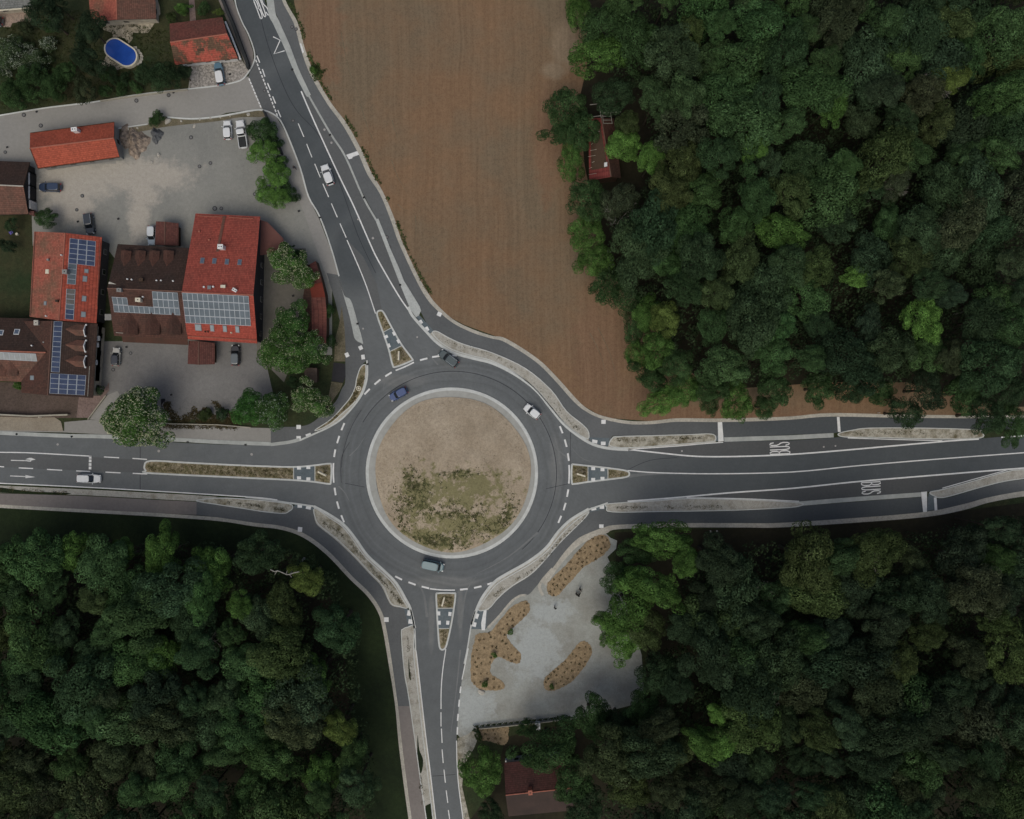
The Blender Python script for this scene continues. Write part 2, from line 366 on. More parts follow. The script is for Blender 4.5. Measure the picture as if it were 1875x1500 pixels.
M['bark']=plain('bark',(.06,.05,.038),.95,.1,var=.3,scale=3)
M['bark_pale']=plain('bark_pale',(.26,.25,.22),.95,.1,var=.2,scale=3)
M['blossom']=plain('blossom',(.60,.62,.42),.9,.1)
M['blossom_white']=plain('blossom_white',(.46,.52,.42),.9,.1)
M['leaf']=leaf_mat('leaf')
M['leaf_light']=leaf_mat('leaf_light',1.45)
M['pool']=plain('pool',(.02,.075,.34),.15,.6,var=.12,scale=.8)
M['skin']=plain('skin',(.42,.26,.19),.6,.3)
M['rubble']=ground_mat('rubble',(.26,.21,.165),(.14,.115,.095),.9,5,fine=.4,gr=(2.2,.4),bump=1)
M['tarp']=plain('tarp',(.09,.095,.10),.5,.3,var=.5,scale=3)
M['brick_edge']=plain('brick_edge',(.35,.33,.27),.9,.1)
_cols={}
def paintmat(c):
    if c not in _cols:
        m=plain('car_paint',c,.3,.6,var=.03); m.node_tree.nodes['Principled BSDF'].inputs['Coat Weight'].default_value=.4; _cols[c]=m
    return _cols[c]
def clothmat(c): 
    k=('cl',c)
    if k not in _cols: _cols[k]=plain('cloth',c,.9,.1)
    return _cols[k]
# ================================================================ GROUND
mb=MB(); mb.face([(-1500,-1500,0),(1500,-1500,0),(1500,1500,0),(-1500,1500,0)]); g=mb.build('ground',M['grass']); g['kind']='structure'
sheet('woodland_floor',[(1070,-400),(2600,-400),(2600,745),(1830,745),(1660,700),(1520,700),(1300,715),(1235,650),(1180,565),(1115,500),(1090,400),(1070,300),(1060,185),(1075,120)],.022,M['forest_floor'])
sheet('woodland_floor',[(1125,975),(1400,965),(1690,945),(1940,912),(2600,880),(2600,2000),(870,2000),(862,1500),(905,1440),(925,1350),(1040,1325),(1180,1290),(1185,1190),(1130,1060)],.022,M['forest_floor'])
sheet('woodland_floor',[(-700,1000),(300,1000),(540,1015),(600,1070),(630,1180),(645,1340),(670,1500),(690,2000),(-700,2000)],.022,M['forest_floor'])
# woodland rim grass in the south-west, lawns in the north-west
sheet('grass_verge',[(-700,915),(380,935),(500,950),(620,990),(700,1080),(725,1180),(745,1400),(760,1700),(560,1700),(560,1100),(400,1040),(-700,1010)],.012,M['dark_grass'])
field=[(330,-700),(480,-200),(508,-60),(538,0),(552,70),(570,125),(640,255),(700,350),(727,420),(760,500),(800,568),(850,595),(925,622),(985,660),(1020,695),(1055,735),(1105,765),(1200,772),(1450,764),(1640,760),(1800,764),(1940,764),(1940,690),(1700,700),(1500,690),(1300,700),(1230,640),(1180,560),(1130,470),(1110,350),(1100,200),(1100,-700)]
sheet('field',field,.012,M['field'])
fw=MB()
for q in ([(718,220),(724,240),(731,261)],[(728.5,374),(738,383),(750,387)],[(760.5,395),(762,415),(761.6,436)],[(717,293),(729,325),(748,357)],[(660,190),(676,240),(700,290)],[(625,60),(640,130),(668,200)],[(1080,610),(1100,650),(1112,700)],[(1095,600),(1118,650),(1130,700)]): ribto(fw,q,(1.2,.3),.02)
fw.build('furrow',M['soil_brown'])['kind']='structure'
0 and sheet('field_margin',[(1010,60),(1045,70),(1070,90),(1075,140),(1010,150),(985,135),(1000,90)],.02,M['field_pale'],True)
sheet('lawn',[(-200,-200),(440,-200),(415,0),(455,100),(455,130),(345,162),(170,186),(85,197),(-200,228)],.016,M['lawn'])
sheet('lawn',[(-200,390),(70,388),(70,430),(64,590),(-200,590)],.016,M['lawn'])
sheet('bank_grass',[(540,470),(600,470),(622,520),(640,600),(655,680),(640,740),(600,785),(560,800),(420,790),(290,785),(300,720),(420,690),(470,740),(540,700)],.014,M['grass'])
sheet('side_street',[(-200,230),(0,211),(85,197),(170.7,186.7),(256,173),(345.6,163),(399,157),(431,151.5),(454.5,140),(482,201),(461,201.6),(414,207),(399,213),(352,217.6),(307,213.5),(271,227),(213,237),(213,300),(60,300),(-200,300)],.03,M['asphalt_old'])
sheet('courtyard',[(55,300),(60,240),(213,236),(271,228),(307,216),(352,219.5),(399,214.5),(461,204),(497,206),(536,330),(556,390),(585,450),(608,505),(608,650),(470,650),(340,640),(200,460),(60,450)],.026,M['yard'])
sheet('courtyard',[(180,625),(478,625),(500,720),(470,745),(440,765),(300,770),(215,765),(160,735),(180,690)],.028,M['yard_south'])
sheet('terrace',[(-200,700),(45,700),(180,720),(200,715),(160,765),(-200,770)],.027,M['terrace_dark'])
sheet('paving',[(185,720),(200,700),(200,715),(164,765),(140,765),(145,725)],.033,M['paving_pink'])
sheet('pavement',[(196,724),(215,716),(240,760),(240,775),(163,768),(163,764)],.036,M['asphalt_old'])
sheet('courtyard_garden',[(474,455),(560,455),(570,520),(560,600),(520,700),(470,650)],.036,M['court'])
sheet('driveway',[(345,162),(352,110),(440,105),(456,130),(448,143),(430,151),(399,157)],.036,M['cobbles'])
sheet('terrace',[(-60,26),(54,20),(60,32),(58,39),(40,40),(22,43),(20,50),(8,50),(0,48),(-60,50)],.036,M['terrace'])
sheet('patio',[(180,44),(236,34),(286,36),(283,43),(272,60),(262,61),(243,60),(243,72),(236,80),(228,70),(207,68),(205,60),(190,55)],.036,M['flagstone'])
sheet('patio',[(280,0),(290,4),(293,14),(294,26),(287,34),(283,34)],.036,M['flagstone'])
sheet('patio',[(196,100),(206,112),(232,123),(215,128),(186,118)],.036,M['flagstone'])
sheet('garden_path',[(343,-60),(352,-60),(359,40),(348,40)],.036,M['paving_pink'])
sheet('grass_strip',[(213,238),(271,229),(274,218),(290,211),(307,216),(352,220),(399,216),(461,205),(480,204),(484,214),(440,215),(400,222),(352,227),(300,233),(260,241),(216,248)],.034,M['soil_brown'],True)
# NW pavement beside the road + wall strip
sheet('pavement',[(395,-60),(425,-60),(427,0),(440,38),(453,64),(464,96),(464,115),(455,135),(448,143),(452,125),(400,0)],.034,M['asphalt_warm'])
sheet('pavement',[(483,203),(497,206),(507,216),(517,232),(530,258),(549,309),(566,365),(584,400),(605,455),(620,508),(602,515),(592,492),(560,400),(530,320),(500,250)],.034,M['asphalt_old'])
# ================================================================ GRAVEL EDGE UNDER ROAD SYSTEM
edgeN=[(500,-60),(516,0),(538,43),(551,90),(568,136.5),(599,190),(628,230),(655,279),(673,320),(696,356),(715,402),(729,442),(758,505),(778,542),(797,565),(830,592),(867,610),(900,620),(925,627),(980,662),(1016,697),(1049,734),(1072,753),(1102,767),(1149,776.5),(1192,777),(1240,772.5),(1312,773),(1384,771.5),(1450,768.5),(1521,763),(1641,765),(1773,766),(1940,766)]
edgeN_out=[(506,-60),(522.5,0),(545,41.5),(558,88),(575,133.5),(605,186.5),(635,226.5),(662,275),(680,316),(701,351),(721.5,398.5),(735,439),(764,502),(784.5,538),(802,560),(832,586.5),(868,604),(901,615),(927.5,620.5),(984,656.5),(1020,691),(1054,729),(1075,748),(1103,761.5),(1149,770.5),(1192,771),(1240,766),(1312,766.5),(1384,765),(1450,762.5),(1521,756.5),(1641,759),(1773,760.5),(1940,760)]
mb=MB(); q1=cr(edgeN); q2=cr(edgeN_out)
fillto(mb,q1+list(reversed(q2)),.05); mb.build('gravel_edge',M['verge'])['kind']='structure'
edgeSE=[(1940,893),(1875,899),(1809,911),(1761,924),(1689,938),(1545,950),(1425,957.6),(1360,958),(1240,958),(1132,961),(1105.6,966),(1091,971),(1060,985),(1036,1008),(1012,1040),(990.7,1064)]
edgeSE_out=[(1940,903),(1875,909),(1812,920),(1764,934),(1692,947),(1546,958.5),(1425,966),(1360,966),(1240,966),(1133,969),(1112,976),(1100,981),(1066,995),(1042,1016),(1017,1047),(1000,1073)]
mb=MB(); fillto(mb,cr(edgeSE)+list(reversed(cr(edgeSE_out))),.05); mb.build('gravel_edge',M['verge'])['kind']='structure'
edgeSW=[(-60,920),(0,924),(144,932),(288,939.6),(400,947.5),(464,957),(517,963.5),(560,978.4),(602.7,1010),(645,1055),(677,1086),(698,1117.6),(707,1149),(716.5,1205),(728,1286),(736,1360),(746,1440),(754,1500),(764,1580)]
edgeSW_out=[(-60,926),(0,930),(144,938),(288,946),(399,954),(463,963.5),(515,970),(556.5,985),(598,1016),(640,1060),(672,1091),(692,1121),(700.5,1151),(710,1206),(723,1288),(730,1362),(740,1442),(748,1500),(757,1580)]
mb=MB(); fillto(mb,cr(edgeSW)+list(reversed(cr(edgeSW_out))),.05); mb.build('gravel_edge',M['verge'])['kind']='structure'
# ================================================================ CYCLE PATHS
north_in=[(480,-60),(496,0),(511,38),(530,85),(547,128),(560,164),(575,192),(607,245),(634,290),(652,330),(688,398),(694,402),(704,429),(715,457),(729,489),(739,514),(752,535),(768,561),(771,572),(790,606),(803,607),(820.7,620),(848.7,632),(900,648),(962,675.7),(1008.7,715),(1036.7,754),(1066.5,778),(1078,793),(1080,812),(1113,818),(1120,800),(1130,798),(1192,797),(1297.6,794),(1311,800),(1327,802),(1450,796),(1526,793),(1593,783),(1689,783),(1785,786),(1940,788)]
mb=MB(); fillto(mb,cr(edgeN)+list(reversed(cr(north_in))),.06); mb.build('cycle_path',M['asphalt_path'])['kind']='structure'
se_in=[(1940,870),(1875,878),(1833,884),(1785,897),(1727,913),(1700,908),(1686,910),(1463,927),(1425,932),(1336,936),(1216,938),(1120,939),(1109,929),(1113,923),(1079,934),(1072,948),(1048,972),(1024,996),(978,1047.5),(937,1075),(912,1096.5),(893.6,1117),(872,1118),(866,1150)]
se_far=edgeSE[:-1]+[(990,1064),(969,1088),(958.7,1088),(935,1103),(914,1128.5),(894,1150)]
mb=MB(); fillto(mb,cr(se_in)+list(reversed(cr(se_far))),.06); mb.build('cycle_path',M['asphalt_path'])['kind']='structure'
sw_in=[(360,919),(400,925),(442.7,931.5),(485,938),(519.5,941),(532,936),(542,925),(575,928),(577,953),(585.6,965.6),(613,987),(645,1017),(677,1051),(698.7,1074),(714.7,1106),(729.6,1112),(745,1114),(760,1140),(747,1147),(737,1152),(733,1162),(739,1224),(746,1270),(752,1293)]
sw_out=[(360,943),(400,947.5),(464,957),(517,963.5),(560,978.4),(602.7,1010),(645,1055),(677,1086),(698,1117.6),(707,1149),(716.5,1205),(728,1286),(729,1293)]
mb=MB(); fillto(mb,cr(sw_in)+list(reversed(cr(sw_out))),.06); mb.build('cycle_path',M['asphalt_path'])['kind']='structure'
sheet('footpath',[(-60,900),(0,903.5),(150,908),(260,914),(360,919),(360,943),(288,939.6),(144,932),(0,924),(-60,920)],.06,M['asphalt_warm'])
sheet('footpath',[(752,1293),(760,1360),(772,1450),(780,1500),(792,1580),(764,1580),(754,1500),(746,1440),(736,1360),(729,1293)],.06,M['asphalt_warm'])
nw_in=[(620,515),(636,560),(645,600),(650,620),(664,628),(671,657),(664,668),(655,690),(648,720),(630,745),(608,765),(580,785),(575,797),(549,806),(520,809),(496,811)]
nw_out=[(602,515),(612,545),(622,585),(631,640),(632.5,665),(632,700),(626,712),(615,735),(595,755),(570,775),(548,781),(520,782),(496,784)]
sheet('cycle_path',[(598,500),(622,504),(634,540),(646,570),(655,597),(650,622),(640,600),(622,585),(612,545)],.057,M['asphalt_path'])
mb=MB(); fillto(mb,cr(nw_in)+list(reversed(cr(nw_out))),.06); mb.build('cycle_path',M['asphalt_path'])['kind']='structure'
sheet('footpath',[(-60,782),(100,788),(118,789),(118,773),(163,769),(220,771),(310,775),(450,783),(496,784),(496,810),(420,809),(310,803),(200,796),(118,792),(0,790),(-60,788)],.058,M['asphalt_old'])
sheet('sand_strip',[(-60,762),(0,763),(60,765),(100,764),(112,772),(116,790),(0,788),(-60,786)],.066,M['sand'])
sheet('verge_strip',[(626,560),(631,600),(633,640),(632,662),(612,662),(614,620),(622,590)],.062,M['soil_brown'])
sheet('asphalt_patch',[(611,664),(632,666.5),(633,690),(628,701),(607,698)],.066,M['patch'])
sheet('verge_strip',[(607,699),(628,702),(622,716),(606,738),(600,735)],.062,M['soil_brown'])
# gravel car park
sheet('gravel_lot',[(1105,973),(1118,985),(1130,990),(1128,1005),(1112,1020),(1140,1080),(1175,1200),(1180,1285),(1060,1316),(972,1322),(872,1332),(857,1350),(850,1360),(838,1345),(836,1320),(845,1244),(856,1187),(864,1144),(894,1150),(935,1103),(960,1088),(990,1062),(1012,1040),(1040,1008),(1065,988)],.046,M['gravel'])
sheet('verge_strip',[(838,1352),(856,1345),(872,1332),(878,1345),(868,1370),(850,1400),(846,1440),(860,1500),(870,1580),(856,1580),(848,1500),(840,1440),(836,1400)],.052,M['verge_soil'])
# ================================================================ ROAD
NL=[(420,-60),(432,0),(444,38.4),(457,64),(468.5,96),(467,104)]
NL2=[(519,229),(531,258),(550.5,309),(565,360),(585.6,397),(606,453),(621,505.6),(636,546.7),(643,566),(656.4,594),(664,626),(670.4,656),(672,671),(669.5,699),(662,721),(647,743),(625,766),(602,781),(578,792),(549,805.6),(528,811),(496,816)]
WN=[(400,814),(336,811),(192,803),(0,797),(-60,795)]
WS=[(-60,882),(0,885),(192,894),(450,909.6),(496,914.4)]
SWk=[(532,921),(575,927),(602.7,942),(630,961),(651.7,987),(673,1017),(703,1044.5),(726,1068),(743.5,1098),(752,1115.7),(759.5,1153),(761,1192),(763,1200),(772,1280),(780,1350),(788,1414),(798,1500),(808,1580)]
SR=[(858,1580),(848,1500),(840,1440),(837,1400),(836,1356),(837,1338),(840.6,1288),(846,1244),(852,1200),(856.5,1186.7),(864,1143.7)]
SEk=[(873,1115.7),(886,1092),(907,1066),(933,1050),(969,1029),(1001,1004),(1024,976),(1048,953),(1079,933.6),(1115,923),(1149,918.5)]
ES=[(1257,913),(1360,914),(1463,919),(1560,911),(1686.6,902),(1725,895),(1785,878),(1845,861),(1875,858),(1940,853)]
EN=[(1940,793),(1875,797),(1833,800),(1792,803),(1722,805.5),(1552,801),(1526,801.6),(1450,806.4),(1326,809),(1288,812.4),(1240,816.7),(1150,822.5)]
NEk=[(1111,819.5),(1077.7,809),(1036.7,780),(1008.7,746.7),(980.7,713),(943,685),(902,664.5),(867,655.7),(830,644.5),(802,627.7),(783,609),(755,577),(741,540)]
NR=[(726,501),(706,448),(688,401.6),(664.5,359),(648.7,318),(632.5,286),(606,245),(572,187),(557,166),(535.6,126),(520.7,85),(499,38),(484,0),(468,-60)]
def seg(*l):
    o=[]
    for a in l: o+=cr(a,False,4)
    return o
road_pts=seg(NL)+[(455,141),(481,200),(508,215)]+seg(NL2,WN)+seg(WS+SWk)+seg(SR+SEk)+seg(ES)+seg(EN+NEk+NR)
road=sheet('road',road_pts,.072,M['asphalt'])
# fresher / warmer lanes
def inpoly(a,b): return cr(a)+list(reversed(cr(b)))
def overlay(name,pts,mat,z=.078): return sheet(name,pts,z,M[mat],parent=road)
mainNr=[(545,150),(551.6,167.5),(576,224),(619,318),(648,380),(675,437),(692,475),(729,540),(751.6,573)]
cN=[(440,-60),(444,0),(470,50),(490,100),(520,190),(546,226),(586,325),(634,435),(657,490),(672,527),(692,560)]
overlay('bus_lane',[(469,108),(456,142),(480,198),(511,216),(490,160)],'asphalt_lane')
overlay('bus_lane',inpoly([(553,168),(576,224),(619,318),(675,437),(692,475),(750,571)],[(557,166),(572,190),(606,247),(632,288),(664,361),(687,404),(704,444),(726,502),(737,530),(751,568)]),'asphalt_lane',.08)
sc_=MB()
for q,w in (([(772,641),(787,652),(802,668)],(.5,3)),([(709,689),(704,700),(702,716)],(3,.5)),([(1012,812),(1022,825),(1040,838)],(.5,4)),([(759,1061),(768,1072),(777,1092),(782,1130)],(.5,5)),([(872,1056),(858,1075),(850,1100),(843,1150)],(.5,5)),([(620,890),(632,903),(641,920)],(3,.5)),([(1150,872),(1190,868),(1240,868)],(7,.5)),([(843,1190),(836,1260),(826,1340)],(3,1)),([(870,1052),(930,1020),(985,975)],(.5,4)),([(1080,845),(1060,835),(1035,805)],(2,.5)),([(640,835),(655,820),(668,800)],(2,.5))): ribto(sc_,q,w,.0865)
sc_.build('dust_mark',M['asphalt_scuff'],road)
overlay('bus_lane',[(1160,822),(1240,817.5),(1326,810),(1450,807.5),(1552,803),(1722,807),(1641,815),(1533,824.6),(1450,830.5),(1312,835),(1264,834),(1204,828)],'asphalt_lane',.076)
overlay('bus_lane',[(1257,911),(1336,903),(1450,895),(1569,883),(1713,871),(1845,861),(1725,893),(1686,901),(1463,918),(1360,913)],'asphalt_lane',.076)
overlay('turning_lane',[(-60,829),(0,829),(166,837),(262,842),(268,866),(190,864),(0,855),(-60,853)],'asphalt_lane',.08)
overlay('median_surface',[(637,441),(657.6,491),(672,528),(687,573),(700,572),(690,520),(665,470)],'asphalt_lane',.082)
sm=MB()
ribto(sm,[(688,500),(655,430),(620,330),(585,250),(545,205),(520,160),(490,80),(470,0)],1.0,.086)
arc=[(829+190*math.cos(R(a)),867+187*math.sin(R(a))) for a in range(-150,52,6)]
ribto(sm,arc,1.1,.086)
arc=[(829+204*math.cos(R(a)),867+203*math.sin(R(a))) for a in range(183,216,4)]
ribto(sm,arc,.8,.087)
ribto(sm,[(257,812),(257,842)],1,.087);ribto(sm,[(257,866),(257,896)],1,.087)
ribto(sm,[(632,885),(668,892)],.8,.087);ribto(sm,[(625,884),(625,840),(640,810)],.8,.087)
ribto(sm,[(1045,768),(1044,850)],.8,.087);ribto(sm,[(1000,895),(1040,886)],.8,.087)
ribto(sm,[(1150,860),(1190,843),(1240,838)],.8,.087);ribto(sm,[(792,1421),(834,1418)],.8,.087)
sm.build('seam',M['seam'],road)
# ---- kerbs
kb=MB(); KZ=.17
def kerb(pts,w=3,mb=None,z=KZ): ribto(mb or kb,pts,w,z,0,.05)
kerb([(427,-60),(430.5,0),(442.5,38.4),(455.5,64),(466.3,96),(465,115),(454.5,134),(445,145),(431,151),(399,157.5),(345,163.5),(256,173.5),(171,187.5),(85,198),(0,212)],2.2)
kerb([(212,236.5),(271,227.5)],1.5); kerb([(307,215),(352,218),(399,214),(461,203),(482,202.5),(497,207.5),(510,216.5),(519,231),(531,258.5),(550.5,309.5),(565,360),(585.6,397),(606,453),(621,506)],2.6)
kerb([(672,660),(673,680),(671,699),(663.5,721),(648.5,743),(626.5,766.5),(603,782),(578,793.5),(549,806.5)],3)
kerb([(575,927),(602.7,942),(630,961),(651.7,987),(673,1017),(703,1044.5),(726,1068),(743.5,1098),(752,1116),(759.5,1150)],4.6)
kerb([(864,1143.7),(873,1115.7),(885,1091),(906,1065),(932,1048.5),(968,1028),(1000,1003),(1022,974),(1046,951),(1078,932)],5)
kerb([(1150,823.5),(1111,820.5),(1077.7,810),(1036.7,781),(1008.7,748),(980.7,714),(943,686),(902,665.5),(867,656.5),(830,646),(802,629),(783,610),(755,578),(748,562)],5)
kerb([(1078,933),(1113,921)],3.2)
kerb([(532,921),(575,927)],3); kerb([(450,910.5),(496,915.5),(532,921)],2)
kerb([(752,1116),(759.5,1153),(761,1192)],2.4); kerb([(870,1118),(863,1143.7),(856,1187),(850,1215)],2.4)
kb.build('kerb',M['kerb'])['kind']='structure'
gb=MB()
ribto(gb,[(489,-60),(497.5,20),(506,42),(526,86),(542,127),(560,165),(566,176)],(14,8),.13,0,.05)
ribto(gb,[(560,166),(572,187),(606,246),(632.5,287),(664.5,360),(690,405)],3.4,.12,0,.05)
ribto(gb,[(-60,791.5),(0,793),(118,798),(192,799.5),(336,806),(400,809.5),(496,813)],7,.12,0,.05)
ribto(gb,[(496,814),(528,810),(549,805)],6,.13,0,.05)
ribto(gb,[(1326,805),(1390,803),(1450,801),(1526,797)],8,.13,0,.05)
ribto(gb,[(1463,922.5),(1560,914.5),(1686,905.5)],8,.13,0,.05)
gb.build('gutter',M['gutter'])['kind']='structure'
cb=MB()
fillto(cb,cr([(618,500),(630,540),(643,551),(656,594),(665,628),(660,627.5),(654.5,625),(649,618),(645,600),(639.6,577),(629,540)],True),.15,0,.05)
fillto(cb,[(687,402),(693,400.6),(704.5,429),(715.5,457),(730,489),(739.5,514),(752.5,535),(768.5,561),(771,569),(767,578),(761.6,581),(751.5,567),(735.5,528),(725.5,502),(703.5,445)],.15,0,.05)
cb.build('kerb_island',M['concrete'])['kind']='structure'
# ---- gravel bed under the verges, up to the kerb
gbm=MB()
def strip2(p,q): fillto(gbm,cr(p)+list(reversed(cr(q))),.064)
strip2([(783,609),(802,627),(830,644),(867,655),(902,664),(943,684.5),(980.7,712.5),(1008.7,746),(1036.7,779.5),(1077.7,808)],[(790,606),(803,607),(820.7,620),(848.7,632),(900,648),(962,675.7),(1008.7,715),(1036.7,754),(1066.5,778),(1078,793)])
strip2([(873,1116),(886,1092),(907,1066),(933,1050),(969,1029),(1001,1004),(1024,976),(1048,953),(1079,933.6)],[(893.6,1117),(912,1096.5),(937,1075),(978,1047.5),(1024,996),(1048,972),(1060,958),(1072,948),(1079,936)])
strip2([(575,928),(602.7,942),(630,961),(651.7,987),(673,1017),(703,1044.5),(726,1068),(743.5,1098),(749,1113)],[(575,930),(577,953),(585.6,965.6),(613,987),(645,1017),(677,1051),(698.7,1074),(714.7,1106),(729.6,1112)])
strip2([(672,668),(671,699),(663,721),(648,743),(626,766),(603,781),(578,790)],[(669,667),(660,673),(651,708),(643,726),(628,745),(606,767),(578,787)])
strip2([(1113,921),(1149,918.5),(1257,912),(1360,914),(1463,919)],[(1111,930),(1120,938),(1216,937),(1336,935),(1463,928)])
strip2([(1113,818),(1150,822.5),(1240,816.7),(1288,812.4),(1311,810)],[(1117,806),(1130,799),(1192,797),(1260,795),(1310,797)])
strip2([(761,1192),(763,1200),(772,1280),(780,1350),(788,1414),(798,1500),(808,1580)],[(745,1150),(739,1224),(752,1293),(760,1360),(772,1450),(792,1580)])
ribto(gbm,[(893,1150),(915,1127),(936,1102),(952,1091),(962,1090)],4,.064); ribto(gbm,[(1012,1041),(992,1064),(988,1076),(994,1090)],5,.064)
gbm.build('gravel_base',M['verge'])['kind']='structure'
# ---- planted verges between road and paths
def verge(pts,mat,label=None):
    o=sheet('verge',cr(pts,True,4),.15,M[mat],zb=.05)
    k=MB(); ribto(k,pts,1.6,.17,0,.05,closed=True); ko=k.build('kerb_edging',M['kerb'],o); return o
verge([(792,610),(800,607),(822,619),(850,631),(903,647),(962,675),(1009,714.5),(1037,753),(1066,777),(1077,790),(1077,803),(1062,797),(1034,775),(1006,742),(977,709),(940,681),(900,660.5),(866,652),(830,641),(806,626)],'verge_pale')
verge([(1117,816),(1121,802.5),(1132,799.5),(1192,798),(1260,796),(1297,794.6),(1309,798),(1308,808),(1288,810),(1240,814),(1150,820)],'verge_soil')
verge([(1535,794),(1560,788),(1593,784),(1689,784),(1785,787),(1797,792),(1794,802),(1722,804),(1600,801),(1545,800)],'verge_soil')
verge([(1112,923),(1111,929),(1121,937.5),(1216,936.5),(1336,934.5),(1425,930.5),(1462,927),(1462,920.5),(1360,915),(1257,913),(1200,917),(1149,920)],'verge_pale')
verge([(1703,901),(1708,907),(1727,911),(1785,895),(1833,882.5),(1875,876),(1940,868),(1940,856),(1875,860),(1845,863),(1785,880),(1727,896)],'verge_pale')
verge([(1077,937),(1072,947),(1048,971),(1024,995),(978,1046),(937,1073),(912,1095),(895,1114),(876,1117),(888,1096),(909,1070),(936,1053),(972,1032),(1004,1007),(1026,980),(1050,957)],'verge_pale')
verge([(576,931),(602,947),(628,965),(648,990),(669,1020),(699,1047.5),(721,1070),(738,1098),(746,1113),(730,1110),(716,1104),(701,1072),(679,1049),(647,1015),(615,985),(588,964),(579,952)],'verge_soil')
verge([(669,668),(670,682),(667,704),(659,724),(646,740),(627,757),(605,776),(584,787),(578,787),(606,768),(628,745),(643,726),(651,708),(653,695),(660,674)],'island_soil')
verge([(362,916),(400,912),(450,914),(496,918),(531,923),(536,930),(530,936),(519,940),(485,937),(443,930.5),(400,924),(368,919)],'verge_soil')
sheet('verge_strip',[(-60,886),(0,889),(192,898),(360,907),(400,910),(362,918),(260,912.5),(150,906.5),(0,902),(-60,899)],.062,M['verge_pale'])
verge([(758,1149),(747,1148),(738,1152),(735,1161),(740,1224),(750,1285),(762,1370),(773,1450),(781,1500),(792,1580),(802,1580),(793,1500),(783,1414),(775,1350),(767,1280),(758,1200)],'verge_pale')
dg=MB()
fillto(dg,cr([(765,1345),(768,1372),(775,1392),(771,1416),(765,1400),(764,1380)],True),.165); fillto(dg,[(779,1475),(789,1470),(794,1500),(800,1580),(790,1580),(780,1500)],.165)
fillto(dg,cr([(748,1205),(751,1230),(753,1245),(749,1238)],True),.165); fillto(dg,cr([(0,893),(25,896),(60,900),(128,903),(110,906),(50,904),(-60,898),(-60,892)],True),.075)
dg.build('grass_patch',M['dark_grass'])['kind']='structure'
# ---- splitter islands
def island(outer,inner_bars,soil,cross,blocks):
    o=sheet('traffic_island',cr(outer,True,4),.15,M['island_soil'],zb=.05)
    k=MB(); ribto(k,outer,3.0,.19,0,.05,closed=True)
    for b in inner_bars: ribto(k,b,1.2,.185,0,.1)
    k.build('kerb_edging',M['kerb'],o)
    sheet('crossing_paving',cross,.175,M['crossing'],parent=o)
    bl=MB()
    for x,y,a in blocks: bl.box(P(x,y,0)+Vector((0,0,.18)),7.2*S,5.6*S,.012,R(a))
    bl.build('crossing_block',M['paint'],o)
    return o
island([(691,572),(697,569),(703,573),(716,597),(734,629),(754,656),(753,661),(725,672),(719,668),(712,640),(702,610),(692,582)],[[(703,608),(718,600)],[(714,644),(738,632)]],0,
  [(703.5,608.5),(717.5,601),(737,632),(714.5,643)],[(707,617,25),(722,611,-62),(712,633,-68),(730,625,-60)])
island([(265,854),(276,844),(340,847),(450,852.5),(536.5,855),(577,852),(602,849),(607,853),(606,882),(602,886),(577,882.5),(536.5,879),(450,875),(276,866.5),(268,862)],[[(538,856),(538,878)],[(577,853),(577,881)]],0,
  [(539,856),(576,853.5),(576,881),(539,878)],[(548,857,0),(565,856,0),(548,875,0),(565,877,0)])
island([(1047,853),(1052,850.5),(1076,853),(1113,857),(1146,862),(1152,868),(1146,873.5),(1113,878),(1076,882.5),(1052,886),(1047,883)],[[(1076.5,854),(1076.5,882)],[(1113,858),(1113,877)]],0,
  [(1077,855),(1112,858.5),(1112,876.5),(1077,881)],[(1086,858,0),(1103,860,0),(1086,878,0),(1103,876,0)])
island([(799,1089),(803,1086),(830,1086),(834,1089),(831,1115),(826,1145),(818,1180),(812,1189),(805,1184),(802,1150),(800,1115)],[[(800.5,1113.5),(829.5,1113.5)],[(803.5,1150.5),(822.5,1150.5)]],0,
  [(801,1114.5),(829.5,1114.5),(823,1150),(803.5,1150)],[(803.5,1123,90),(824,1124,85),(804.5,1140,90),(820,1140,85)])
# crossing zones at the path mouths
cz=MB()
for q in ([(760,578),(768,577),(795,607),(785,612)],[(1078,801),(1116,802),(1114,817),(1085,811)],[(541,922),(576,928),(574,934),(538,930)],[(866,1118),(893,1117),(890,1152),(861,1152)],[(1304,797),(1330,801),(1326,808),(1310,808)],[(1700,903),(1714,904),(1716,932),(1698,935)],[(1090,926),(1110,924),(1108,932),(1080,938)],[(740,1115),(753,1117),(759,1150),(748,1146)]):
    fillto(cz,q,.068)
cz.build('crossing_paving',M['crossing'])['kind']='structure'
cm=MB()
for x,y,a,sx,sy in [(770,590,-60,7,7),(781,603,-60,8,8),(804.5,575.5,-25,8,7.5),(635.5,650,25,7,8),(660.5,637,25,7,7.5),(665,654,8,6.5,8.5),(547,782,0,8,7.5),(547,802,0,8,7),(565,797,20,9.5,6),
   (1105,772.5,0,8,7.5),(1089,808.5,-10,9.5,6),(1104.5,812,0,8.5,6.5),(549,926.5,0,8,6.5),(565,929.5,-12,9,6),(549.5,969.5,-5,8,8.5),(707.5,1134.5,0,8.5,8.5),(749,1122.5,80,9.5,6.5),(751.5,1138,85,8,7),
   (1087,931.5,12,9,6),(1102,928.5,0,8,6.5),(1101,963.5,0,8,6.5),(873,1128,70,9.5,6.5),(868.5,1143.5,80,8,7)]:
    cm.box(P(x,y,0)+Vector((0,0,.074)),sx*S,sy*S,.13 if (x,y) in () else .012,R(a))
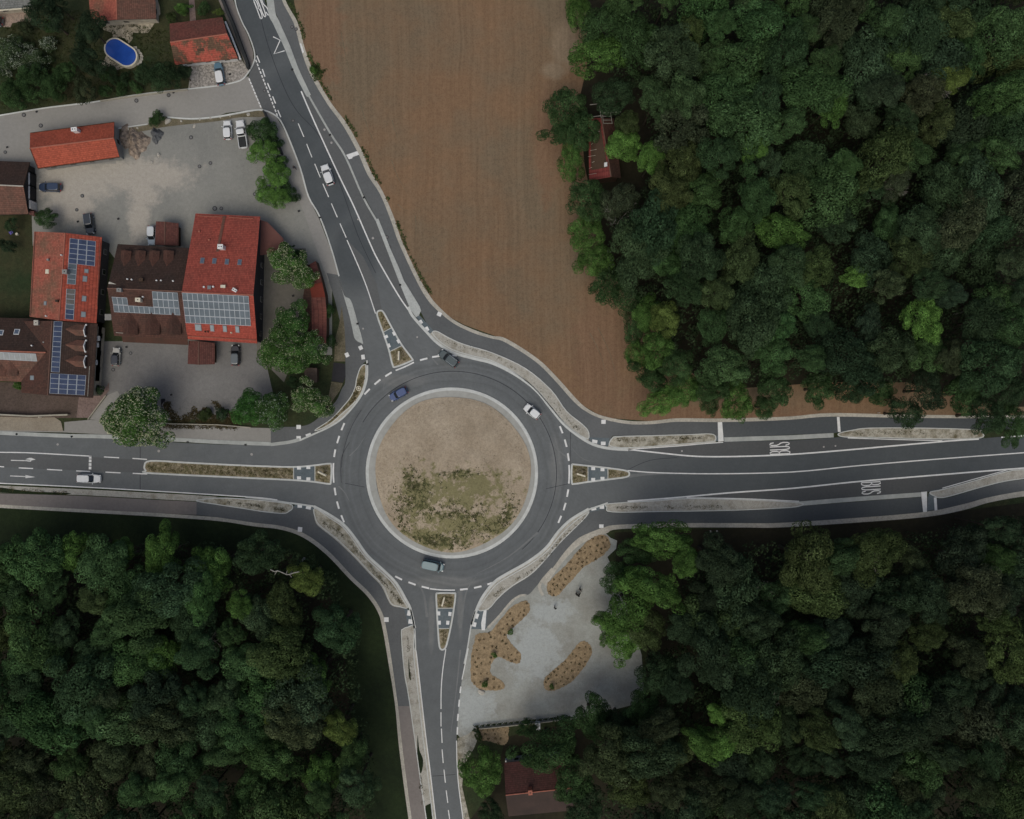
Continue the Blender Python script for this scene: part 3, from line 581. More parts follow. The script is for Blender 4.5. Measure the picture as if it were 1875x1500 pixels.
for q in ([(634,284),(654,277),(658,283.5),(646,288),(645,290.5),(639,292)],[(1314,773),(1322,773),(1325,808),(1315,809)],[(1532,763.5),(1537,763.5),(1539,791),(1534,791)],[(1686,901),(1697,900),(1697,937),(1690,938)],[(1709.5,911),(1714.5,911),(1716,934),(1711,935)],[(886,1117),(891,1117),(888,1154),(882,1154),(881,1141)],[(549,80),(552,80),(557,96),(554,98)]):
    fillto(cm,q,.09)
for z_ in (0,): pass
cm.build('crossing_marking',M['paint'])['kind']='structure'
# ---- painted lines
ln=MB(); Z=.092
def line(pts,w=1.5,dash=None,smooth=True): ribto(ln,pts,w*1.05+.1,Z,dash=dash,smooth=smooth)
line([(551.6,167.5),(576,224),(619,318),(648,378),(675,440),(692,476),(729,540),(751.6,572.7)],2.2)
line([(1150,823),(1204,829),(1264,835),(1312,836.4),(1384,835),(1450,832),(1533,825.6),(1641,816),(1737,807.6),(1792,804)],2.4)
line([(1833,801),(1875,798),(1940,795)],2.2)
line([(1150,823),(1240,816.9),(1288,812.6),(1324,810)],1.4); line([(1552,802),(1640,804.8),(1725,807)],1.4)
line([(1149,861.6),(1204,865.7),(1312,867.6),(1450,864.3),(1569,853),(1713,841),(1875,829),(1940,824)],1.8)
line([(1149,918),(1240,911),(1336,902.4),(1450,894.3),(1569,882),(1713,870),(1857,858.5),(1940,853)],2.4)
line([(1257,911.5),(1360,913.2),(1463,918)],1.4); line([(1725,894),(1785,877),(1845,860.4)],1.4)
line([(635.6,440),(657.6,490.4),(672,527),(687.7,574.4)],1.6)
for a in [((546.3,226.6),(556.5,251)),((561.6,263.9),(571.4,288.6)),((576.5,300.3),(586.8,325.4)),((591.3,336.7),(602,361.3)),((607,373),(617.8,398.3)),((622.6,409.5),(634,435.2))]: line(a,1.4)
for a in [((470.5,102.4),(475.9,115.2)),((480.6,127),(485.3,140.8)),((490,152.5),(495.5,165.5)),((499.5,177),(504.8,190)),((508.8,202),(514.4,215))]: line(a,1.8)
line([(468.4,110),(509,214.4)],2.0,(5,2.5)); line([(456,144),(479,199.5)],2.0,(5,1.6))
line([(0,828.3),(60,829.5),(168,835.5)],1.7); line([(-60,828),(0,828.3)],1.7)
line([(-60,882.5),(0,885),(192,894),(450,909.6),(508,915.5)],1.7)
for a in [((-25,852.5),(8,855)),((34.8,856.8),(61,858)),((86.5,859.5),(114.2,861.2)),((140,862.4),(165.5,863.3)),((193.5,864.5),(221,866)),((243.5,866.8),(270,868)),((190.8,836.8),(218.5,838.3)),((243,839.5),(269.5,841.3))]: line(a,1.7)
line([(165.6,835),(165.2,864)],4.4,(5,1.5))
line([(816.4,1188.5),(811,1225),(808,1261),(807.6,1298)],1.5)
for a in [((807.5,1304),(807.6,1330)),((808.3,1334),(809.6,1360)),((809.6,1372),(811.6,1397)),((813,1409),(815.6,1433)),((817,1447),(820,1470)),((821,1483),(825,1510))]: line(a,1.5)
line([(761,1190),(763,1200),(772,1280),(780,1350),(788,1414),(798,1500),(808,1580)],1.5)
line([(857.5,1187),(852,1215),(846,1244)],1.4)
for a in [((844,1257),(842.5,1269)),((841.3,1281),(840,1294)),((839,1307),(838,1320)),((837.8,1331),(837.3,1345))]: line(a,2.4)
line([(836,1356),(837,1400),(840,1440),(848,1500),(858,1580)],1.5)
for x,y in [(775.9,658),(798.3,653),(832,651),(711.5,685.6),(691.3,699.6),(672.3,717.3),(628,781.4),(619.4,805),(613,830),(613.8,900),(619,925),(627.6,950),(730,1058.4),(754.6,1068.4),(779,1075.6),(849.4,1079),(874.8,1075),(899,1068),(1027.6,787),(1035.8,811.7),(1040.6,837),(1039.4,903),(1033.8,927.6),(1025,951)]:
    t=Vector((-(y-867),x-829)).normalized()*(7 if x!=832 else 4.5); line([(x-t.x,y-t.y),(x+t.x,y+t.y)],3)
line([(724.5,678.5),(742,671.5),(758,663.6)],2.4); line([(610.8,848),(610.4,866),(611.2,884)],2.6); line([(787,1078),(810,1080.3),(833,1080.6)],2.2); line([(1042,851.5),(1042.4,868),(1041.5,885.6)],2.6)
line([(500.4,67.8),(513.2,74.2),(501.9,99.2),(521.3,93.4)],1.7,smooth=False)
ln.build('lane_marking',M['paint'],road)
ar=MB()
ribto(ar,[(20.4,843),(54,843.8)],1.6,Z); fillto(ar,[(50,845),(57,842.5),(47,841),(54,838.5),(58,838.5),(65.5,841.5),(58,843.2),(57,845.5)],Z+.002)
ribto(ar,[(19,871.5),(48,872.7)],1.6,Z); fillto(ar,[(47,869.8),(65,873.7),(47,875.8)],Z+.002)
ar.build('lane_arrow',M['paint_worn'],road)
BUSL={'B':[[(0,0),(0,1),(.55,1),(.85,.88),(.85,.65),(.55,.53),(0,.53)],[(.55,.53),(.95,.42),(.95,.13),(.6,0),(0,0)]],
      'U':[[(0,1),(0,.22),(.2,.03),(.5,0),(.8,.03),(1,.22),(1,1)]],
      'S':[[(.95,.8),(.75,.97),(.4,1),(.08,.88),(.08,.66),(.3,.55),(.7,.46),(.95,.32),(.9,.1),(.6,0),(.25,.03),(0,.2)]]}
def bus(o,rv,uv_):
    b=MB(); o=Vector(o); rv=Vector(rv); uv_=Vector(uv_)
    for i,c in enumerate('BUS'):
        for st in BUSL[c]:
            ribto(b,[tuple(o+rv*((i*1.38+p[0])/3.76)+uv_*p[1]) for p in st],1.85,Z+.003,smooth=False)
    b.build('bus_lettering',M['paint'],road)
bus((477.5,35),(17,-7.5),(-12.8,-34)); bus((1446,830.5),(-1,-21),(-36,1.5)); bus((1577,884),(1,21.5),(34.5,-2))
# ---- manholes and drains
mh_p=MB().tube
pale=[(594.3,237.8,6),(607,261.7,6),(683,436.3,6.5),(665,602,5),(764,617.6,5),(461,832,7),(291,826,7),(1248.4,826,5),(1508,818.4,4.5),(1529.4,816.7,4.5),(106,814,6),(656,402,5)]
ring=[(44,210.8,8),(75,230.4,8),(309,174.6,7.5),(250,184.6,8),(10,279,6.5),(365.6,305,7),(385.6,299,7),(350,252,7.5),(393.4,382,9),(405.4,382,7),(466.6,355.8,7),(536.8,221.4,6.5),(535,50,6.5),(542.4,53.8,6.5),(484.4,166.4,6),(708.3,434.4,7),(713,453,7),(151,359,7),(141,384.5,6.5),(239.5,647,6),(207.6,677,7),(657,711,0)]
def manhole(x,y,d,mat,rim,z0=.05):
    c=P(x,y); m=MB(); 
    m.tube((c.x,c.y,z0),(c.x,c.y,.1),d*S*.5,d*S*.5,20,1); m.tube((c.x,c.y,z0+.01),(c.x,c.y,.106),d*S*.5*rim,d*S*.5*rim,20,0)
    o=m.build('manhole_cover',[M[mat],M['iron']],road); return o
for x,y,d in pale: manhole(x,y,d*.8,'lid',.9)
for x,y,d in ring:
    if d: manhole(x,y,d*.95,'lid_dim',.66)
dr=MB()
for x,y in [(67.5,205),(318,170),(13.7,270),(421.5,136.5),(535.6,128),(604.5,247.5),(666.5,362),(733,522),(655,593),(586,399),(547.5,387),(31,795),(132,799.5),(344,809.5),(450,814.5),(217,401),(232,635.6),(537,542),(143,406),(314,723),(308,868.7),(442,875.3),(673,667),(468,101)]:
    c=P(x,y); dr.box((c.x,c.y,.1),.45,.36,.09 if x>500 else .02,R(20))
dr.build('drain_cover',M['black'],road)
# ---- central mound and its ring
CX,CY=827.5,866
def ringpts(r0,r1,cx0,cy0,cx1,cy1,z0,z1,mb,n=96,m=0):
    for i in range(n):
        a=2*math.pi*i/n; b=2*math.pi*(i+1)/n
        f=lambda r,cx,cy,t,z:(lambda p:(p.x,p.y,z))(P(cx+r*math.cos(t),cy-r*.992*math.sin(t)))
        mb.face([f(r0,cx0,cy0,a,z0),f(r1,cx1,cy1,a,z1),f(r1,cx1,cy1,b,z1),f(r0,cx0,cy0,b,z0)][::1 if r1>r0 else -1],m)
rk=MB(); ringpts(157.5,158,CX,CY,CX,CY,.15,.05,rk); ringpts(152,157.5,CX,CY,CX,CY,.17,.15,rk); rk.build('kerb_ring',M['kerb'])['kind']='structure'
ra=MB(); ringpts(140,152,828.5,868,CX,CY,.18,.17,ra); ra.build('truck_apron',M['apron'])['kind']='structure'
mo=MB(); rs=[0,12,24,36,48,60,72,84,96,108,118,127,135,142]
random.seed(5)
def mz(r,t): return .19+1.5*max(0,1-(r/146)**2)+.06*math.sin(5*t+r*.11)*(1 if 0<r<138 else 0)
for i in range(len(rs)-1):
    for j in range(72):
        q=[]
        for rr,t in ((rs[i],j),(rs[i+1],j),(rs[i+1],j+1),(rs[i],j+1)):
            t=2*math.pi*t/72; z=mz(rr,t); wob=1 if rr<142 else 1+.008*math.sin(7*t)+.01*math.sin(3*t+1)
            p=P(828.8+rr*wob*math.cos(t),867.6-rr*wob*math.sin(t),0); q.append((p.x,p.y,z))
        if i==0: q=q[1:] if False else [q[0],q[1],q[2]]
        mo.face(q)
mound=mo.build('central_mound',M['mound'],smooth=True); mound['kind']='structure'
# ================================================================ BUILDINGS
CAM=Vector((0,0,H))
class Slope:
    def __init__(s,a,b,c): s.o=a; s.u=(b-a).normalized(); n=(b-a).cross(c-a).normalized(); s.n=n if n.z>0 else -n; s.v=s.n.cross(s.u); s.v=s.v if s.v.z>0 else -s.v
    def at(s,px,py,up=0):
        d=P(px,py,0)-CAM; o=s.o+s.n*up; return CAM+d*((o-CAM).dot(s.n)/d.dot(s.n))
def house(name,label,eA,rg,eB,ze,zr,mA,mB,wall='wall_cream',ridge='ridge',zA=None,zB=None,win=True,cat='building',group=None,th=.16,cap=True,gm=True):
    zA=ze if zA is None else zA; zB=ze if zB is None else zB
    A0,A1=P(*eA[0],zA),P(*eA[1],zA); B0,B1=P(*eB[0],zB),P(*eB[1],zB); R0,R1=P(*rg[0],zr),P(*rg[1],zr)
    c=(A0+A1+B0+B1)/4; root=empty(name,(c.x,c.y,0),label,cat,group)
    r=MB()
    def slope(E0,E1,m):
        u=(E1-E0).normalized()
        def uvp(p): d=p-E0; return (d.dot(u)+50,(d-u*d.dot(u)).length+50)
        f=[E0,E1,R1,R0]; up=(E1-E0).cross(R1-E0).z>0
        if not up: f.reverse()
        r.face(f,m,[uvp(p) for p in f])
        lo=[p-Vector((0,0,th)) for p in f]
        r.face(list(reversed(lo)),2)
        for i in range(4):
            j=(i+1)%4; r.face([lo[i],lo[j],f[j],f[i]],2)
    slope(A0,A1,0); slope(B0,B1,1)
    roof=r.build('roof',[M[mA],M[mB],M['wood']],root)
    if cap:
        k=MB(); k.tube(R0+Vector((0,0,.02)),R1+Vector((0,0,.02)),.13,.13,6); k.build('ridge_cap',M[ridge],roof)
    w=MB(); uu=(R1-R0).normalized()*.45; uu.z=0
    def ins(E,Rr,s,zz): 
        d=Vector((Rr.x-E.x,Rr.y-E.y,0)); L=d.length; k=min(.5,L*.3)/L; p=E+d*k+uu*s; return Vector((p.x,p.y,zz+(zr-zz)*k-.2))
    a0,a1,b0,b1=ins(A0,R0,1,zA),ins(A1,R1,-1,zA),ins(B0,R0,1,zB),ins(B1,R1,-1,zB); r0=R0+uu-Vector((0,0,.2)); r1=R1-uu-Vector((0,0,.2))
    g=lambda p:Vector((p.x,p.y,0))
    for f in ([g(a0),g(a1),a1,a0],[g(b1),g(b0),b0,b1],[g(b0),g(a0),a0,r0,b0],[g(a1),g(b1),b1,r1,a1]): w.face(f)
    w.build('wall',M[wall],root)
    if win:
        cx=g(c)
        for p,q,zt in ((a0,a1,zA),(b0,b1,zB),(a1,b1,min(zA,zB)),(a0,b0,min(zA,zB))):
            d=g(q)-g(p); L=d.length; n=Vector((-d.y,d.x,0)).normalized(); 
            if (cx-g(p)).dot(n)>0: n=-n
            for zz in ((1.0,) if zt<5 else (1.0,3.7)):
                for i in range(max(1,int(L/3.4))):
                    t=(i+.5)/max(1,int(L/3.4)); o=g(p)+d*t+n*.02+Vector((0,0,zz)); ang=math.atan2(d.y,d.x)
                    m=MB(); m.box(o,1.1,.1,1.3,ang,0); m.box(o+n*.03+Vector((0,0,.1)),.9,.1,1.1,ang,1); m.build('window',[M['wall_grey'],M['glass']],root)
    return root,roof,Slope(A0,A1,R0),Slope(B0,B1,R0)
def obox(mb,c,u,v,n,w,h,t,m=0):              # box on a slope, centre of its base
    P8=[c+u*(a*w/2)+v*(b*h/2)+n*(t*k) for k in (0,1) for a,b in ((-1,-1),(1,-1),(1,1),(-1,1))]
    if u.cross(v).dot(n)<0: P8=[P8[i] for i in (1,0,3,2,5,4,7,6)]
    for q in ((3,2,1,0),(4,5,6,7),(0,1,5,4),(1,2,6,5),(2,3,7,6),(3,0,4,7)): mb.face([P8[i] for i in q],m)
def roof_window(roof,sl,x,y,w,h,pane='pane',frame='frame'):
    c=sl.at(x,y); m=MB(); obox(m,c,sl.u,sl.v,sl.n,w,h,.12); f=m.build('roof_window',M[frame],roof)
    m=MB(); obox(m,c+sl.n*.115,sl.u,sl.v,sl.n,w-.22,h-.22,.015); m.build('pane',M[pane],f)
def panels(root,sl,q,nx,ny,mat='solar_blue',skip=(),gap=.05,mats=None):
    TL,TR,BR,BL=[Vector(p) for p in q]
    def pt(u,v): a=TL.lerp(TR,u); b=BL.lerp(BR,u); p=a.lerp(b,v); return sl.at(p.x,p.y,.10)
    for j in range(ny):
        for i in range(nx):
            if (i,j) in skip: continue
            f=[pt(i/nx,j/ny),pt((i+1)/nx,j/ny),pt((i+1)/nx,(j+1)/ny),pt(i/nx,(j+1)/ny)]
            if (f[1]-f[0]).cross(f[2]-f[0]).z<0: f.reverse()
            c=sum(f,Vector())/4; m=MB()
            o=[c+(p-c)*.985 for p in f]; m.prism([p-sl.n*.05 for p in o],o,0)
            L=(f[1]-f[0]).length; W=(f[2]-f[1]).length
            def ins(p): d=p-c; return c+d*(1-2*gap/min(L,W))+sl.n*.006
            m.face([ins(p) for p in f],1)
            m.build('solar_panel',[M['alu'],M[mats[j] if mats else mat]],root)
def chimney(roof,x,y,zt,w,d,rz=0,mat='white',flues=2,zb=None,name='chimney'):
    c=P(x,y,zt); zb=zt-1.9 if zb is None else zb
    m=MB(); m.box((c.x,c.y,zb),w*.85,d*.85,zt-zb-.12,rz); m.box((c.x,c.y,zt-.12),w,d,.12,rz); o=m.build(name,M[mat],roof)
    for i in range(flues):
        t=(i-(flues-1)/2)*w*.42; f=MB(); p=(c.x+t*math.cos(rz),c.y+t*math.sin(rz)); f.tube((p[0],p[1],zt-.05),(p[0],p[1],zt+.05),.11,.11,10); f.build('flue',M['black'],o)
def vent(roof,sl,x,y,s=.3,mat='white',h=.35):
    c=sl.at(x,y); m=MB(); m.tube(c-Vector((0,0,.1)),c+Vector((0,0,h)),s/2,s/2*.9,10); m.build('vent_pipe',M[mat],roof)
def dormer(roof,sl,x,y,w,h,mat,front='wall_white',dirv=None,over=.3,trim=False):
    c=sl.at(x,y); d=Vector((-sl.v.x,-sl.v.y,0)).normalized(); s=Vector((-d.y,d.x,0)); tan=sl.v.z/math.hypot(sl.v.x,sl.v.y)
    he=h*.45; F=c+Vector((0,0,h)); K=F-d*(h/tan); e0=c+s*w/2+Vector((0,0,he)); e1=c-s*w/2+Vector((0,0,he)); k0=e0-d*(he/tan); k1=e1-d*(he/tan)
    m=MB(); f=d*over
    so=s*.15
    for q in ([F+f,e0+f+so,k0+so,K],[K,k1-so,e1+f-so,F+f]):
        if (q[1]-q[0]).cross(q[2]-q[0]).z<0: q=q[::-1]
        L=(q[0]-q[-1]).length; m.face(q,0,[(0,0),(0,w),(L,w),(L,0)]); m.face([p-Vector((0,0,.1)) for p in q[::-1]],0,[(0,0)]*4)
    o=m.build('dormer',M[mat],roof)
    if trim:
        t=MB()
        for q in (e0+so,e1-so): t.tube(F+f+Vector((0,0,.05)),q+f+Vector((0,0,.05)),.10,.10,6); t.tube(q+f+Vector((0,0,.05)),q+f+Vector((0,0,.06))+d*.25,.16,.16,6)
        t.build('barge_board',M['white'],o)
    m=MB(); z=Vector((0,0,1)); b0=c+s*w/2; b1=c-s*w/2
    m.face([b0,b1,e1-z*.08,F-z*.12,e0-z*.08]); m.face([b1,k1,e1-z*.08]); m.face([k0,b0,e0-z*.08]); m.build('dormer_wall',M[front],o)
    m=MB(); m.box(c+d*.02+Vector((0,0,.35)),.7,.06,h*.4,math.atan2(s.y,s.x)); m.build('window',M['glass'],o)
def strip_on(roof,sl,pts,w,mat,name='snow_guard'):
    m=MB()
    for a,b in zip(pts[:-1],pts[1:]): m.tube(sl.at(*a,.12),sl.at(*b,.12),w,w,6)
    m.build(name,M[mat],roof)
# -- orange barn at the top of the yard
rt,rf,sA,sB=house('barn','long barn with bright orange tiled roof and white chimney beside the side street',[(55,243),(209,223)],[(54.5,272),(208.6,252.8)],[(69,309.5),(219,288.4)],2.9,5.1,'rt_orange','rt_orange','wall_grey')
chimney(rf,135,236.5,5.4,1.15,.75,R(6),'white',2,3.4); strip_on(rf,sB,[(69.5,308.8),(219,287.9)],.06,'wood','gutter_pipe'); strip_on(rf,sA,[(55.5,243.6),(208.5,223.6)],.06,'wood','gutter_pipe')
strip_on(rf,sB,[(54.8,272.5),(69.4,309)],.05,'wood','verge_board')
m=MB(); m.box(P(214.5,262),.9,5.6,2.2,R(8)); m.build('lean_to',M['wall_grey'],rt)
# -- brown barn at the left edge with white framed doors
rt,rf,sA,sB=house('barn','old barn with dark mossy roof and white framed gable at the left edge',[(-70,292),(54.7,297)],[(-75,336),(42.7,341)],[(-62,394),(52,392)],2.6,5.0,'rt_dark','rt_warm','black',ridge='stone',win=False)
fr=MB(); a=P(59,316); b=P(57.5,386)
gx=P(66.8,350).x
for y0,y1,z0,z1 in ((320,322.5,0,2.35),(344,346.5,0,2.35),(369,371.5,0,2.35),(320,371,2.1,2.35)):
    p0=P(57,y0); p1=P(57,y1); fr.face([(gx+.02,p0.y,z0),(gx+.02,p1.y,z0),(gx+.02,p1.y,z1),(gx+.02,p0.y,z1)]); fr.box((gx-.15,(p0.y+p1.y)/2,z0),.34,abs(p0.y-p1.y),z1-z0)
fr.build('door_frame',M['white'],rt)
fr=MB(); p0=P(57,322); p1=P(57,371); fr.box((gx-.14,(p0.y+p1.y)/2,0),.3,abs(p0.y-p1.y),2.15); fr.build('barn_door',M['black'],rt)
fr=MB(); p0=P(57,371.5); p1=P(57,386.5); fr.box((gx-.05,(p0.y+p1.y)/2,0),.3,abs(p0.y-p1.y),2.35); fr.build('gable_wall',M['wall_white'],rt)
m=MB(); m.box(P(66,393),.9,.7,1.6); m.build('porch_roof',M['flat_red'],rt)
# -- left red house with solar panels
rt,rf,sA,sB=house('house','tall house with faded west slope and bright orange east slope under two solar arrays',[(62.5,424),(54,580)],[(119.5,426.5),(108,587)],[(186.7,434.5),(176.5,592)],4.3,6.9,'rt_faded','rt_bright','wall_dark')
panels(rf,sB,[(127.9,436.2),(175.5,442),(173.6,487.7),(124.7,482)],3,5,'solar_blue')
panels(rf,sB,[(124.6,482.4),(141,484.3),(138.3,521.5),(122.5,520)],1,4,'solar_grey')
panels(rf,sB,[(121.5,529),(138.2,530),(134.7,586),(118.8,584)],1,6,mats=['solar_dirty','solar_dirty','solar_dirty','solar_grey','solar_blue','solar_blue'])
for x,y,w,h in [(158.3,496.5,.8,.75),(155.5,510.8,1.15,.8),(154,547,1.1,.8),(152.7,576,1.1,.85)]: roof_window(rf,sB,x,y,w*1.0,h,'pane_light')
roof_window(rf,sA,87,497.5,.85,.85,'cream','cream'); roof_window(rf,sA,83.5,555.5,.8,.7,'pane_light'); chimney(rf,117.7,497.5,7.8,.9,.85,0,'wall_grey',1,6)
vent(rf,sA,90,476.5,.5,'wall_grey',.6); vent(rf,sB,113,467.5,.3); chimney(rf,103,551,7.4,.5,.5,0,'wood',1,5.8)
strip_on(rf,sB,[(183,444),(178,560)],.05,'ridge_dull'); strip_on(rf,sA,[(64,424.5),(55.5,579)],.07,'ridge_dull','gutter_pipe')
m=MB(); p=P(191,465); m.box((p.x,p.y,0),1.0,3.2,2.7); m.build('bay_roof',M['wall_white'],rt)
m=MB(); p=P(186.5,530); m.box((p.x,p.y,0),1.1,4.2,2.5); m.build('bay_roof',M['wall_grey'],rt)
# -- dark L-shaped house: west wing then north-south wing
rt,rf,sA,sB=house('house','dark brown house with dormers and blue solar panels at the lower left of the village',[(178.5,593),(170,729)],[(95.5,587.5),(87.5,724)],[(40,588),(39,719)],4.2,6.9,'rt_dark','rt_brown','wall_cream','ridge_dull')
panels(rf,sA,[(98.6,588),(114.4,589),(109,682),(93.2,681)],1,10,'solar_blue'); panels(rf,sA,[(92.4,683.5),(157.7,687.5),(155.3,724),(90.5,720.5)],4,4,'solar_blue')
for y in (605.5,634,662.5): 
    dormer(rf,sA,156,y,1.9,1.2,'rt_warm','white',trim=True)
strip_on(rf,sA,[(164,671),(160.5,726)],.05,'stone'); roof_window(rf,sB,59.5,692,.9,1.0,'pane_light')
vent(rf,sA,85,579,.3); 
m=MB(); a=P(184,592); b=P(176,698)
m.face([P(179,592,2.7),P(187,592,2.7),P(182,698,2.7),P(171,698,2.7)][::-1]); m.prism([P(171,698,2.5),P(182,698,2.5),P(187,592,2.5),P(179,592,2.5)],[P(171,698,2.7),P(182,698,2.7),P(187,592,2.7),P(179,592,2.7)]); m.build('balcony',M['wall_grey'],rt)
for x,y in ((181,620),(179,632),(176.5,664)):
    m=MB(); p=P(x,y,2.72); m.box(p,.55,.95,.5); m.build('balcony_box',M['white'],rt)
rt,rf,sA,sB=house('house','dark brown wing at the left edge with a pale row of solar panels',[(-80,580),(84,584)],[(-84,639.5),(84,645.5)],[(-80,695),(40.5,699.3)],4.1,6.7,'rt_dark','rt_warm','wall_cream','ridge')
panels(rf,sB,[(-34,643),(65.5,648),(68,662),(-32,657)],10,1,'solar_pale'); roof_window(rf,sA,31,608,1.05,1.15,'pane','white'); roof_window(rf,sA,1.5,609.5,1.05,1.1,'pane','white')
chimney(rf,65.5,591,6.4,.85,1.0,0,'stone',1,4.3); vent(rf,sA,59,633,.3); vent(rf,sA,81,627,.35,'wall_grey')
for x in (3,24.5): dormer(rf,sB,x,686,1.9,1.2,'rt_warm','wall_cream')
# -- central dark brown house
rt,rf,sA,sB=house('house','dark brown roofed guest house with four dormers north and grey solar panels south',[(215.6,447),(347,454.5)],[(196.5,528),(333,533.8)],[(209,615),(343.5,621.5)],5,8.6,'rt_dark','rt_brown','wall_cream','ridge_dull')
sk=[(3,0),(4,0),(5,0),(6,0),(7,0)]
panels(rf,sB,[(204.4,543.7),(232.4,545.2),(234.6,559.3),(207,557.7)],3,1,'solar_grey')
panels(rf,sB,[(207.1,558.1),(328.6,565),(330,577.4),(209,571.6)],13,1,'solar_grey')
panels(rf,sB,[(278.2,533.8),(325,536.2),(328.4,564.6),(280.6,562.2)],5,2,'solar_grey')
for x in (233.2,259.6,285,311): dormer(rf,sA,x,463,1.7,1.15,'rt_brown','wood')
for x in (242,282,321): dormer(rf,sB,x,611,2.5,1.75,'rt_brown','wood')
chimney(rf,252,549,9.0,1.0,.75,0,'cream',1,7.4); chimney(rf,217.5,531,9.3,.9,.7,0,'wall_grey',1,7.9); chimney(rf,257.5,512,8.6,.75,.6,0,'wood',1,7.4)
for x,y in ((242,512.5),(234,511.5),(287.5,514),(295.5,514),(317.5,515),(262.5,544)): vent(rf,sA if y<530 else sB,x,y,.32)
strip_on(rf,sB,[(212.3,609),(229.7,610.5)],.05,'stone')
m=MB(); m.box(P(204,520,8.6)-Vector((0,0,.6)),1.5,.5,.25,R(-20)); m.box(P(203,524.5,8.6)-Vector((0,0,.7)),1.2,.35,.25,R(-12)); m.build('roof_plank',M['stone'],rf)
m=MB(); m.prism([P(225,626.5,2.6),P(345,632,2.6),P(343,619,2.9),P(222,612,2.9)],[P(225,626.5,2.8),P(345,632,2.8),P(343,619,3.3),P(222,612,3.3)]); m.build('canopy_roof',M['rt_warm'],rt)
m=MB(); m.box(P(199,581,3),1.3,1.2,.3); m.build('balcony_box',M['wall_grey'],rt)
# -- big red inn
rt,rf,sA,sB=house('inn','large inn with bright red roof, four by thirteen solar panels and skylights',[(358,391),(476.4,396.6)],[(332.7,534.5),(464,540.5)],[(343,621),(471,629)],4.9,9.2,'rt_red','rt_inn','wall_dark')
panels(rf,sB,[(332.9,536),(455,542.2),(459.2,597.2),(339.8,591.6)],13,4,'solar_grey')
for x,y in ((370.6,477.6),(392.8,478.2),(415.7,479.6),(439,480.6)): roof_window(rf,sA,x,y,.78,1.15,'pane')
for x,y,w in ((363.2,599.5,1.25),(388.7,600.8,.78),(412,601.8,.78),(434.8,603,.78)): roof_window(rf,sB,x,y,w,1.35,'pane_light')
chimney(rf,403,451.5,8.6,1.05,.9,0,'white',2,6.5)
strip_on(rf,sA,[(361.5,395.3),(407,397.5)],.07,'ridge'); strip_on(rf,sA,[(419,398.3),(464,400.5)],.07,'ridge'); strip_on(rf,sB,[(343.5,615.5),(470,623)],.07,'ridge')
m=MB()
for i in range(34):
    t=i/34; m.box(sA.at(411-13*t,397+65*t,.02),.55,.12,.12)
m.build('roof_ladder',M['ridge_dull'],rf)
for x,y,a in ((365.5,424.5,'ridge'),(383.5,440,'ridge'),(391,525.5,'white'),(374,526,'lamp')): vent(rf,sA,x,y,.4,a)
chimney(rf,383,526.5,9.3,.7,.7,0,'frame',0,8.3); chimney(rf,408,524.5,9.4,.9,.55,0,'cream',0,8.3); chimney(rf,429,531,9.6,.9,.6,R(-30),'white',2,8.5)
vent(rf,sB,376,607.5,.3,'wood'); vent(rf,sB,381,607.8,.3,'wood'); vent(rf,sB,424,609.5,.3,'cream')
m=MB(); m.prism([P(*q,2.7) for q in ((474,468),(520,462),(519,437),(489.5,406.7),(475,402))][::1],[P(*q,3.0) for q in ((474,468),(520,462),(519,437),(489.5,406.7),(475,402))]); m.build('annex_roof',M['flat_red'],rt)
m=MB(); q=[(475,467),(517,460),(516,438),(488,409),(475,405)]; m.prism([P(*p,0) for p in q],[Vector((P(*p,0).x,P(*p,0).y,2.65)) for p in q]); m.build('annex_wall',M['wall_cream'],rt)
house('garage','small dark red gabled garage roof north of the brown guest house',[(285.6,405.5),(283.5,449)],[(302.4,406),(301.5,449)],[(326.7,409),(326.5,450)],2.5,3.3,'rt_shed','rt_shed','wood',win=False,ridge='ridge_dull')
house('shed','small brown gabled shed below the solar panelled inn roof',[(345.5,624),(343.5,666.5)],[(364,625),(363.5,668)],[(393,628),(393,667)],2.5,3.3,'rt_shed','rt_shed','wood',win=False,ridge='ridge_dull')
# -- red house with the parked car, top
rt,rf,sA,sB=house('house','house with moss stained pink red roof beside the cobbled drive',[(310.4,43.5),(407,31.4)],[(311.7,77.6),(416,62.3)],[(320.5,119),(435.8,107)],2.4,5,'rt_dull','rt_mossy','wall_white')
m=MB()
for a,b,w0 in (((412.5,40),(425,70),2.2),((425,70),(434,93),2.2),((434,93),(440.5,109),1.2)):
    pa,pb=P(*a,1.8),P(*b,1.8); m.tube(pa,pb,.2,.2,6)
m.build('white_gutter',M['white'],rt)
rt,rf,sA,sB=house('house','house with two-tone red roof above the stone patio at the top edge',[(155,-70),(167,41)],[(212.5,-70),(214,36)],[(281,-70),(286,34.5)],2.6,4.8,'rt_faded','rt_warm','wall_cream')
rt,rf,sA,sB=house('house','grey roofed house with pale eaves in the top left corner',[(-90,-90),(52,-96)],[(-90,-40),(54,-46)],[(-90,25),(56,13)],2.8,5.4,'rt_grey','rt_grey','wall_cream','wall_grey')
strip_on(rf,sB,[(-80,25.3),(54,14.8)],.14,'cream','gutter_pipe')
